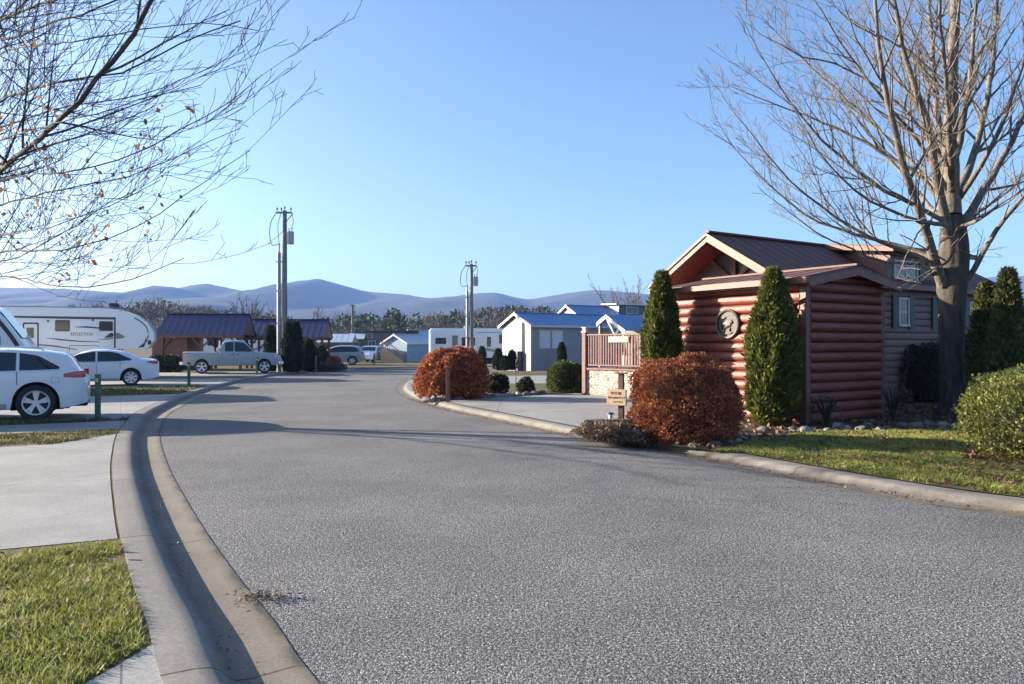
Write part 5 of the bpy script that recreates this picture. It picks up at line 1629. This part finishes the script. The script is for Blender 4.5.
b = MB(); b.box(1.6, 4.3, -.985, -.965, .60, .66); b.box(1.6, 4.3, .965, .985, .60, .66); b.build('side_moulding', M_psilver, t)
for sd_ in (-1, 1):
    b = MB(); T1_.patch(b, [(.0, .82, 1.18), (.13, .82, 1.18)], .01, (sd_,)); b.build('tail_lamp', M_tail, t, True)
for sd_ in (-1, 1):
    b = MB(); T1_.patch(b, [(5.62, .88, 1.04), (5.95, .85, 1.0)], .012, (sd_,)); b.build('head_lamp', M_head, t, True)
b = MB(); b.box(-.2, .02, -.92, .92, .50, .68, .03); b.build('rear_bumper', M_chrome, t)
b = MB(); b.box(5.86, 6.15, -.94, .94, .48, .70, .04); b.build('front_bumper', M_chrome, t)
b = MB(); b.box(2.0, 2.2, -.88, .88, 1.29, 1.45, .02); b.build('tool_box', M_white, t)
b = MB()
for y in (-.8, .8): b.tube([(2.18, y, 1.24), (2.18, y, 1.86)], .035, 6)
b.tube([(2.18, -.8, 1.86), (2.18, .8, 1.86)], .035, 6); b.build('headache_rack', M_white, t)
for s in (-1, 1):
    b = MB(); b.box(3.86, 4.0, s * 1.06 - .12, s * 1.06 + .12, 1.25, 1.46, .02); b.build('wing_mirror', M_black, t)
b = MB()
for x in (2.95, 3.3):
    for s in (-1, 1): b.box(x - .09, x + .09, s * 1.0 - .012, s * 1.0 + .012, 1.06, 1.10)
b.build('door_handle', M_black, t)
V = Vector((math.cos(AX3), math.sin(AX3), 0)); N_ = Vector((math.sin(AX3), -math.cos(AX3), 0))
wp = Vector((PX(264.5, 44.3), 44.3, LZ + .003))
t.location = wp - V * 4.94 * .88 - N_ * .96; t.location.z = LZ + .003
squeeze(t, .88)

# ---------------------------------------------------------------- silver estate / SUV further on (rear to the right)
def suv(label, loc, rz, m, group=None, scale=1.0):
    t = thing('estate_car', label, 'car', loc, rz, group)
    B = Body(4.55, 1.84, [(0, .72), (.1, .86), (.9, 1.04), (1.25, 1.08), (1.9, 1.48), (2.4, 1.60), (3.5, 1.60), (4.0, 1.54), (4.2, 1.46), (4.42, 1.06), (4.55, .82)], 1.0, .26, (.85, 3.55), .345, .15, (.5, .4), (.32, .36), (.16, .1))
    B.build(m, t)
    for x in (.85, 3.55):
        for s in (-1, 1): wheel(t, x, s * .82, .345, .22, s, 6)
    win(B, t, 'side_window', [(1.5, 1.05, 1.14), (2.0, 1.05, 1.44), (2.5, 1.06, 1.51), (3.3, 1.07, 1.51), (3.8, 1.08, 1.45), (4.08, 1.1, 1.2)])
    b = MB(); B.over(b, 4.2, 4.42); b.build('rear_windscreen', M_carglass, t, True)
    b = MB(); B.over(b, 1.3, 1.86); b.build('windscreen', M_carglass, t, True)
    for sd_ in (-1, 1):
        b = MB(); B.patch(b, [(4.28, .9, 1.1), (4.46, .88, 1.04)], .012, (sd_,)); b.build('tail_lamp', M_tail, t, True)
    seam(B, t, [(2.45, .35, 1.05), (3.3, .7, 1.05)])
    return t


suv('silver estate car half hidden by low shrubs before the road bend', (PX(309, 63.5), 63.5, LZ + .003), R(9), M_psilver)
suv('white car seen from behind beside the silver estate car', (PX(362, 72), 72, LZ + .003), R(80), M_pwhite)

# ---------------------------------------------------------------- fifth-wheel caravan with lettering
M_gblack = mat('decal_black', (.025, .025, .03), .4, .2, 5)
M_gtan = mat('decal_taupe', (.22, .19, .17), .45, .2, 5)
M_ggrey = mat('decal_grey', (.30, .31, .33), .45, .15, 5)
M_brown = mat('tinted_window', (.03, .02, .018), .12, .2, 5)


def decal(b, pts, y):
    """flat strip on the side: (x, z low, z high)"""
    vs = []
    for x, z0, z1 in pts: vs += [(x, y, z0), (x, y, z1)]
    b.add(vs, [(2 * i, 2 * i + 1, 2 * i + 3, 2 * i + 2) for i in range(len(pts) - 1)])


def rbox(b, x0, x1, z0, z1, y0, y1, r=.08):
    pl = []
    for cx, cz, a0 in ((x1 - r, z1 - r, 0), (x0 + r, z1 - r, 90), (x0 + r, z0 + r, 180), (x1 - r, z0 + r, 270)):
        for k in range(5): a = R(a0 + 22.5 * k); pl.append((cx + r * math.cos(a), cz + r * math.sin(a)))
    b.prism(pl, y0, y1, 'y')


rv = thing('fifth_wheel_caravan', 'long white fifth-wheel caravan with swoosh graphics behind the sedan', 'caravan', (PX(156, 40.5), 40.5, LZ), R(22))
# local x: nose at 0, tail at negative x; visible side faces -y
HWD = 1.2
prof = [(-10.2, .55), (-2.55, .55), (-2.45, 1.45), (-.75, 1.45), (-.42, 1.48), (-.02, 1.92), (-.05, 2.35), (-.4, 2.85), (-1.0, 3.22), (-1.8, 3.47), (-2.6, 3.56), (-10.2, 3.56)]
b = MB(); b.prism([(x, z) for x, z in prof], -HWD, HWD, 'y', .07)
b.build('body', M_rvw, rv, True, 30)
b = MB(); b.box(-10.1, -2.2, -HWD - .0, HWD, 3.565, 3.60); b.build('roof', M_ggrey, rv)
b = MB()
rbox(b, -2.75, -2.2, 3.6, 3.86, -.4, .4, .06); b.build('air_conditioner', M_black, rv)
b = MB(); rbox(b, -5.1, -4.75, 3.6, 3.74, -.25, .25, .04); b.build('roof_vent', M_ggrey, rv)
y = -HWD - .003
b = MB()
decal(b, [(-9.5, 3.02, 3.10), (-5, 2.98, 3.10), (-2.35, 2.97, 3.09)], y); decal(b, [(-2.36, 1.5, 3.09), (-2.26, 1.5, 3.09)], y - .002)
decal(b, [(-4.6, 2.56, 2.58), (-3.9, 2.53, 2.62), (-3.1, 2.49, 2.56), (-2.4, 2.38, 2.40)], y)
decal(b, [(-6.1, 2.0, 2.02), (-5.4, 1.9, 1.97), (-4.4, 1.82, 1.88), (-3.2, 1.80, 1.83)], y)
decal(b, [(-2.9, 2.02, 2.04), (-2.7, 2.03, 2.2), (-2.5, 2.05, 2.3), (-2.38, 2.1, 2.24)], y)
decal(b, [(-.9, 1.5, 1.56), (-.62, 1.56, 1.78), (-.5, 1.85, 2.1), (-.46, 2.1, 2.5), (-.58, 2.5, 2.75)][:3], y)
b.build('swoosh_graphic', M_gblack, rv)
b = MB()
decal(b, [(-2.35, 2.0, 2.30), (-2.1, 1.97, 2.28), (-1.85, 2.0, 2.16), (-1.75, 2.06, 2.1)], y); decal(b, [(-7.4, 1.7, 1.76), (-5.6, 1.55, 1.64), (-4.4, 1.40, 1.44)], y)
decal(b, [(-3.3, 1.94, 1.95), (-2.7, 1.93, 2.0), (-2.38, 1.98, 2.06)], y - .001)
b.build('swoosh_accent', M_gtan, rv)
# painted nose cap with its dark edge
b = MB()
pt2 = [(-1.2, 3.08), (-.72, 2.82), (-.45, 2.5), (-.38, 2.15), (-.55, 1.8), (-.95, 1.52)]
pts_ = catmull([(x, 0, z) for x, z in pt2], .08)
for p_, q_ in zip(pts_, pts_[1:]): b.bar((p_.x, y, p_.z), (q_.x, y, q_.z), .07, .004, (0, 1, 0)) if False else b.bar((p_.x, y - .001, p_.z), (q_.x, y - .001, q_.z), .004, .06, (0, 0, 1))
b.build('nose_stripe', M_gblack, rv)
b = MB()
for x0, x1, z0, z1 in ((-1.0, -.4, 2.88, 3.22), (-.4, -.06, 2.38, 2.86)):
    b.add([(x0 + .015, -HWD + .12, z1 + .015), (x1 + .02, -HWD + .12, z0 + .015), (x1 + .02, HWD - .12, z0 + .015), (x0 + .015, HWD - .12, z1 + .015)], [(0, 1, 2, 3)])
b.build('nose_window', M_bluesid, rv)
b = MB(); rbox(b, -.42, -.2, 1.68, 1.9, -HWD + .02, -HWD - .006, .05); b.build('hitch_vent', M_gblack, rv)
for x0, x1, z0, z1 in ((-5.62, -4.82, 2.35, 2.92), (-3.2, -2.42, 2.38, 2.88)):
    b = MB(); rbox(b, x0, x1, z0, z1, y - .022, y + .001, .07); f = b.build('window', M_gblack, rv)
    b = MB(); rbox(b, x0 + .05, x1 - .05, z0 + .05, z1 - .05, y - .027, y - .0225, .05); b.build('pane', M_brown, f)
b = MB(); rbox(b, -7.35, -6.5, .95, 2.78, y - .014, y + .001, .09); f = b.build('door_frame', M_gblack, rv)
b = MB(); rbox(b, -7.27, -6.58, 1.0, 2.70, y - .03, y - .0145, .07); dr_ = b.build('door', M_rvw, f)
b = MB(); rbox(b, -7.15, -6.75, 2.0, 2.52, y - .034, y - .0305, .04); b.build('door_window', M_brown, f)
b = MB(); b.tube([(-6.0, y - .02, 2.86), (-6.0, y - .05, 2.86)], .06, 8); b.tube([(-3.55, y - .02, 2.93), (-3.55, y - .05, 2.93)], .06, 8); b.build('side_lamp', M_gblack, rv)
b = MB()
for q_ in (((-4.85, 1.3), (-4.85, 1.62)), ((-4.85, 1.62), (-3.3, 1.62)), ((-3.3, 1.62), (-3.2, 1.55))): b.bar((q_[0][0], y - .002, q_[0][1]), (q_[1][0], y - .002, q_[1][1]), .03, .006, (0, 1, 0))
b.build('cargo_hatch', M_gblack, rv)
for xx in (-7.0, -6.1):
    for s in (-1, 1): wheel(rv, xx, s * 1.02, .38, .22, s, 6)
b = MB()
for s in (-.9, .9): b.tube([(-2.1, s, 0), (-2.1, s, 1.5)], .05, 8)
b.build('landing_leg', M_black, rv)
fc = bpy.data.curves.new('lettering', 'FONT'); fc.body = 'REFLECTION'; fc.size = .30; fc.extrude = .004; fc.align_x = 'LEFT'; fc.space_character = 1.12; fc.shear = .15
fo = bpy.data.objects.new('lettering', fc); COL.objects.link(fo); fo.parent = rv; fo.location = (-5.22, y - .006, 2.12); fo.rotation_euler = (R(90), 0, 0); fo.scale = (.86, 1, 1)
fc.materials.append(M_gblack)
bpy.context.view_layer.update()
me = bpy.data.meshes.new_from_object(fo.evaluated_get(bpy.context.evaluated_depsgraph_get()))
fo.name = 'font_source'; bpy.data.objects.remove(fo)
lt_ = bpy.data.objects.new('lettering', me); COL.objects.link(lt_); lt_.parent = rv
me.transform(Matrix.Translation((-4.8, y - .006, 2.13)) @ Matrix.Rotation(R(90), 4, 'X') @ Matrix.Diagonal((.66, .78, 1, 1)))
# the caravan is a shorter one than its outline above: pull everything but the wheels together lengthwise
squeeze(rv, .79)


# ---------------------------------------------------------------- caravan with the raked nose, left frame edge
def trailer(label, loc, rz, group=None, tow=True):
    t = thing('travel_trailer', label, 'caravan', loc, rz, group)
    prof = [(-7.0, .45), (-.55, .45), (-.12, .62), (0, 1.0), (-.12, 1.45), (-.75, 2.35), (-1.1, 2.72), (-1.5, 2.9), (-7.0, 2.95)]
    b = MB(); b.prism(prof, -1.2, 1.2, 'y', .08); b.build('body', M_rvw, t, True, 30)
    y = -1.204
    b = MB(); decal(b, [(-6.9, 1.3, 1.7), (-2.0, 1.25, 1.55), (-.8, .9, 1.35), (-.35, .7, 1.0)], y); b.build('swoosh_graphic', M_gtan, t)
    b = MB(); decal(b, [(-6.9, .95, 1.2), (-2.6, .9, 1.08), (-1.0, .75, .82)], y); decal(b, [(-6.9, 1.75, 2.55), (-2.4, 1.72, 2.62), (-1.3, 1.6, 2.42), (-.85, 1.5, 1.75)], y); b.build('swoosh_accent', M_ggrey, t)
    b = MB(); pp = catmull([(-1.75, 0, 2.86), (-1.25, 0, 2.62), (-.75, 0, 2.05), (-.35, 0, 1.42), (-.22, 0, 1.0), (-.3, 0, .55)], .08)
    for p_, q_ in zip(pp, pp[1:]): b.bar((p_.x, y - .002, p_.z), (q_.x, y - .002, q_.z), .004, .13, (0, 0, 1))
    b.build('nose_stripe', M_gblack, t)
    b = MB(); b.add([(-1.0, -.95, 2.66), (-.3, -.95, 1.72), (-.3, .95, 1.72), (-1.0, .95, 2.66)], [(0, 1, 2, 3)]); b.v = [(x + .03, yy, z + .03) for x, yy, z in b.v]; b.build('nose_window', M_carglass, t)
    b = MB(); rbox(b, -4.8, -4.0, 1.7, 2.3, y - .02, y + .001); f = b.build('window', M_gblack, t)
    b = MB(); rbox(b, -4.75, -4.05, 1.75, 2.25, y - .025, y - .0205); b.build('pane', M_brown, f)
    for xx in (-3.4, -4.2):
        for s in (-1, 1): wheel(t, xx, s * 1.02, .36, .2, s, 6)
    if not tow: return t
    b = MB(); b.bar((-.5, -.5, .42), (1.1, 0, .42), .1); b.bar((-.5, .5, .42), (1.1, 0, .42), .1); b.tube([(.9, 0, 0), (.9, 0, .7)], .04, 6); b.build('tow_frame', M_black, t)
    return t


rv2 = trailer('caravan with raked nose and dark stripes at the left edge behind the wagon', (PX(36, 27.5), 27.5, LZ), R(24))


# ---------------------------------------------------------------- long white caravan far right of the bend
def long_caravan(label, loc, rz, L=8.2, H=3.15):
    t = thing('caravan', label, 'caravan', loc, rz)
    b = MB(); b.prism([(0, .5), (L, .5), (L, H - .12), (L - .2, H), (.15, H), (0, H - .15)], -1.2, 1.2, 'y', .05); b.build('body', M_rvw, t, True, 30)
    y = -1.204
    b = MB(); rbox(b, .15, L * .52, .62, H - .25, y - .28, y + .001, .05); so = b.build('slide_out', M_rvw, t)
    yy = y - .285
    for x0, x1, z0, z1, q_ in ((.55, 1.5, 1.75, 2.3, yy), (2.9, 4.1, 1.6, 2.35, yy), (5.2, 5.55, 1.5, 2.4, y), (6.3, 6.8, 1.8, 2.6, y)):
        b = MB(); rbox(b, x0, x1, z0, z1, q_ - .02, q_ + .001, .05); f = b.build('window', M_gblack, t)
        b = MB(); rbox(b, x0 + .05, x1 - .05, z0 + .05, z1 - .05, q_ - .025, q_ - .0205, .03); b.build('pane', M_carglass, f)
    b = MB(); rbox(b, 2.05, 2.55, .8, 2.5, yy - .02, yy + .001, .05); b.build('door', M_gtan, t)
    b = MB(); decal(b, [(.1, H - .42, H - .34), (L - .1, H - .42, H - .34)], y - .003); decal(b, [(4.5, 1.2, 1.5), (6, 1.0, 1.25), (7.9, 1.5, 1.6)], y); b.build('stripe', M_ggrey, t)
    b = MB(); rbox(b, 3.2, 3.9, H, H + .25, -.35, .35, .06); b.build('air_conditioner', M_ggrey, t)
    for xx in (4.2, 5.0):
        for s in (-1, 1): wheel(t, xx, s * 1.02, .36, .2, s, 6)
    b = MB(); b.box(.1, L - .1, -1.15, 1.15, -.1, .5); b.build('skirt', M_well, t)
    return t


long_caravan('long white caravan with slide-out behind the second utility pole', (PX(429, 70), 70, LZ), R(7))
long_caravan('white caravan glimpsed between the pavilion posts', (PX(178, 66), 66, LZ), R(5), 8.6, 2.95)
rv2.scale = (1, 1, 1.06)
rv.scale = (1, 1, .975)
# ================================================================== FAR WOODS, HILLS, HAZE
M_pine = leafmat('pine_far', [(.028, .042, .02), (.05, .072, .028), (.085, .10, .042)], .8, .1)
M_bare = leafmat('bare_far', [(.05, .036, .028), (.085, .062, .047), (.125, .094, .072)], .9, .1)


def far_trees(name, label, spots, m, kind):
    Vs = []
    for (x, y, z, h, pine) in spots:
        if pine:
            n = 130
            u = nrg.random(n) ** .8; th = nrg.random(n) * 6.283
            rr = h * .24 * (1 - u) ** .75 * (1 + .3 * nrg.normal(0, 1, n)) + .2
            c = np.stack([x + rr * np.cos(th), y + rr * np.sin(th), z + h * (.12 + .86 * u)], axis=1)
            ax = np.stack([np.cos(th), np.sin(th), .3 * np.ones(n)], axis=1)
            Vs.append(leaf_quads(c, ax, h * .13, h * .075, .5))
        else:
            n = 150
            d = unit(nrg.normal(0, 1, (n, 3))); r = nrg.random(n) ** .4
            c = np.stack([x + d[:, 0] * r * h * .3, y + d[:, 1] * r * h * .3, z + h * .56 + d[:, 2] * r * h * .4], axis=1)
            ax = d * .6; ax[:, 2] += .8
            Vs.append(leaf_quads(c, ax, h * .15, h * .03, .4))
    return tag(quads_obj(name, np.concatenate(Vs), m), label, 'wood', None, kind)


rg = random.Random(77)
# a low wooded rise behind the park; its crest follows the one in the photograph
crest = [(-200, 300), (0, 302), (60, 303), (130, 299), (170, 292), (205, 297), (240, 304), (290, 311), (330, 318), (370, 312), (410, 311), (440, 307), (480, 302), (520, 299), (560, 303), (600, 301), (660, 299), (760, 300), (900, 300), (1000, 302), (1300, 300)]


def crest_z(px, d): return PZ(float(np.interp(px, [c[0] for c in crest], [c[1] for c in crest])), d)


DW = 330.0
b = MB(); cols = list(range(-260, 1320, 20)); rows = [150, 200, 250, 300, 340, 400, 520]
for px in cols:
    top = max(1.0, crest_z(px, DW) - 13)
    for r_ in rows:
        k = min(1, max(0, (r_ - 150) / 190)); k = k * k * (3 - 2 * k)
        b.v.append((PX(px, DW) * (r_ / DW) ** .5, r_, -.1 + top * k if r_ < 500 else top * .5))
nr = len(rows)
for i in range(len(cols) - 1):
    for j in range(nr - 1): b.f.append((i * nr + j, (i + 1) * nr + j, (i + 1) * nr + j + 1, i * nr + j + 1)); b.m.append(0)
M_floor = ground_mat('wood_floor', [(.06, .05, .035), (.10, .08, .055), (.13, .11, .075)], .08, 2, .4)
hl = b.build('hill', M_floor, None, True, 80); hl['kind'] = 'structure'
pines, bares = [], []
for i in range(1500):
    px = rg.uniform(-240, 1300); d = rg.uniform(210, 335)
    k = min(1, max(0, (d - 150) / 190)); k = k * k * (3 - 2 * k)
    top = max(1.0, crest_z(px, DW) - 13)
    zc = top * k - .6
    pn = noise.noise(Vector((px * .012, d * .02, 3))) + .35 * rg.uniform(-1, 1) + (.22 if px > 440 and d > 270 else -.12)
    h = rg.uniform(8, 11) * (.7 if d < 250 else 1)
    (pines if pn > .0 else bares).append((PX(px, DW) * (d / DW) ** .5, d, zc, h, pn > .0))
far_trees('pine_wood', 'dark green pines on the low hill behind the park', pines, M_pine, 'stuff')
far_trees('bare_wood', 'brown leafless trees covering the low hill behind the park', bares, M_bare, 'stuff')


def far_single(label, px, d, top_py, w, pine):
    t = thing('pine_tree' if pine else 'bare_tree', label, 'tree', (PX(px, d), d, -.1))
    h = PZ(top_py, d) + .1
    if pine:
        n = 900; d_ = unit(nrg.normal(0, 1, (n, 3))); r = nrg.random(n) ** .3 * (1 + .2 * n3(d_, 2, px))
        c = np.stack([d_[:, 0] * r * w, d_[:, 1] * r * w, h * .6 + d_[:, 2] * r * h * .4], axis=1)
        quads_obj('crown', leaf_quads(c, d_ + np.array([0, 0, .4]), h * .07, h * .045, .5), M_pine, t)
        b = MB(); b.tube([(0, 0, 0), (0, 0, h * .6)], [h * .03, h * .015], 8); b.build('trunk', M_bark2, t)
    else:
        T = dict(seg=(5, 4, 4), wig=(.06, .1, .12), up=(.1, .08, .05), pull=Vector((0, 0, 0)), pk=(0, 0, 0), den=(1.6 * 10 / h, 2.2 * 10 / h), len=(.5, .45), min=(.8, .4))
        global TIP
        old = TIP; TIP = d * .00022
        b = MB(); b.tube([(0, 0, 0), (0, 0, h * .28)], [h * .022, h * .018], 7); b.build('trunk', M_bark2, t)
        b = MB(); r_ = random.Random(px)
        for k in range(8):
            a = k * 2.4; e = R(r_.uniform(10, 38))
            grow(b, Vector((0, 0, h * r_.uniform(.2, .3))), Vector((math.cos(a) * math.sin(e), math.sin(a) * math.sin(e), math.cos(e))), h * .011, h * r_.uniform(.5, .68), 0, T, r_)
        b.build('crown', M_bark2, t); TIP = old


far_single('rounded dark evergreen standing above the dark grey house', 394, 180, 309, 2.4, True)
far_single('leafless tree left of the cabin gable above the blue roofs', 624, 95, 270, 2, False)
far_single('thin leafless tree right behind the blue-roofed house', 640, 102, 280, 2, False)
far_single('leafless tree rising behind the indigo pavilion ridge', 243, 110, 294, 2, False)
far_single('small leafless tree left of the distant utility pole', 322, 120, 304, 2, False)
far_single('leafless tree between the pavilion ridge and the tall utility pole', 262, 125, 301, 2, False)

# mountains: real ridges three kilometres off
ridge = [(-700, 300), (-300, 296), (-100, 292), (0, 287), (60, 288), (120, 292), (165, 293), (185, 286), (205, 282.5), (225, 287), (245, 290.5), (275, 287), (300, 281), (320, 278.5), (340, 284), (365, 291), (400, 293.5), (430, 298), (452, 296), (480, 292.5), (497, 292), (515, 297), (528, 299), (560, 294), (590, 289.5), (610, 290), (650, 294), (720, 297), (800, 292), (900, 284), (1000, 276), (1040, 275), (1150, 284), (1400, 292), (1700, 300)]
MD = 2600.0
b = MB(); cols = list(range(-640, 1680, 8)); rows = list(np.linspace(900, MD, 26)) + list(np.linspace(MD + 60, 3150, 5))
for px in cols:
    zr = PZ(float(np.interp(px, [c[0] for c in ridge], [c[1] for c in ridge])), MD)
    for r_ in rows:
        X = PX(px, MD)
        if r_ <= MD:
            k = (r_ - 900) / (MD - 900)
            sp = noise.fractal(Vector((X * .0032, r_ * .0018, 2)), .9, 2.1, 5)
            z = zr * (k ** 1.15) * (1 + .27 * sp * math.sin(k * math.pi) ** .8) + (noise.noise(Vector((X * .03, r_ * .03, 1))) * 2.5 if k > .1 else 0)
        else:
            z = zr * (1 - (r_ - MD) / 700)
        b.v.append((X, r_, z - 1.5 if r_ > 901 else -1.5))
nr = len(rows)
for i in range(len(cols) - 1):
    for j in range(nr - 1): b.f.append((i * nr + j, (i + 1) * nr + j, (i + 1) * nr + j + 1, i * nr + j + 1)); b.m.append(0)
M_mtn = ground_mat('mountain_forest', [(.014, .016, .014), (.034, .032, .028), (.07, .06, .05)], .006, .09, .3)
mt = b.build('mountains', M_mtn, None, True, 80); mt['kind'] = 'structure'
ZTOP = max(v[2] for v in b.v) + 12

# the air: one closed box of thin even haze
m = bpy.data.materials.new('haze'); m.use_nodes = True; nt = m.node_tree
nt.nodes.remove(nt.nodes['Principled BSDF'])
pv = nt.nodes.new('ShaderNodeVolumePrincipled')
pv.inputs['Color'].default_value = (.28, .49, 1.0, 1); pv.inputs['Density'].default_value = HAZE_D; pv.inputs['Anisotropy'].default_value = 0.0
nt.links.new(pv.outputs[0], nt.nodes['Material Output'].inputs['Volume'])
b = MB(); b.box(-3300, 3300, -3300, 3300, -3.5, ZTOP)
hz = b.build('haze', m); hz['kind'] = 'stuff'

# ================================================================== SKY, SUN, CAMERA
SUN_EL, SUN_AZ = 15.5, -75.0       # azimuth measured from the viewing direction, negative = left
w = bpy.data.worlds.new('World'); sc.world = w; w.use_nodes = True
nt = w.node_tree; bg = nt.nodes['Background']
sky = nt.nodes.new('ShaderNodeTexSky'); sky.sky_type = 'NISHITA'; sky.sun_disc = False
sky.sun_elevation = R(SUN_EL); sky.sun_rotation = R(SUN_AZ)
sky.air_density = 1.0; sky.dust_density = 3.5; sky.ozone_density = 4.2; sky.altitude = 600
nt.links.new(sky.outputs[0], bg.inputs['Color']); bg.inputs['Strength'].default_value = SKY_S
sd = bpy.data.lights.new('sun', 'SUN'); sd.energy = SUN_S; sd.angle = R(.5); sd.color = (1.0, .90, .74)
so = bpy.data.objects.new('sun', sd); COL.objects.link(so)
az = R(SUN_AZ); el = R(SUN_EL)
to_sun = Vector((math.cos(el) * math.sin(az), math.cos(el) * math.cos(az), math.sin(el)))
so.rotation_euler = to_sun.to_track_quat('Z', 'Y').to_euler(); so.location = (-30, 0, 40)
cam = bpy.data.cameras.new('camera'); co = bpy.data.objects.new('camera', cam); COL.objects.link(co)
co.location = (0, 0, EYE); co.rotation_euler = (R(90) + math.atan((HZ - 342) / F), 0, 0)
cam.sensor_width = 36; cam.lens = 36 * F / 1024; cam.clip_start = .05; cam.clip_end = 12000
sc.camera = co
vs = sc.view_settings; vs.view_transform = 'Standard'; vs.look = 'None'; vs.gamma = 1.0; vs.use_curve_mapping = False; vs.exposure = EXPO
sc.cycles.volume_bounces = 1
sc.cycles.max_bounces = 8
sc.cycles.use_denoising = True
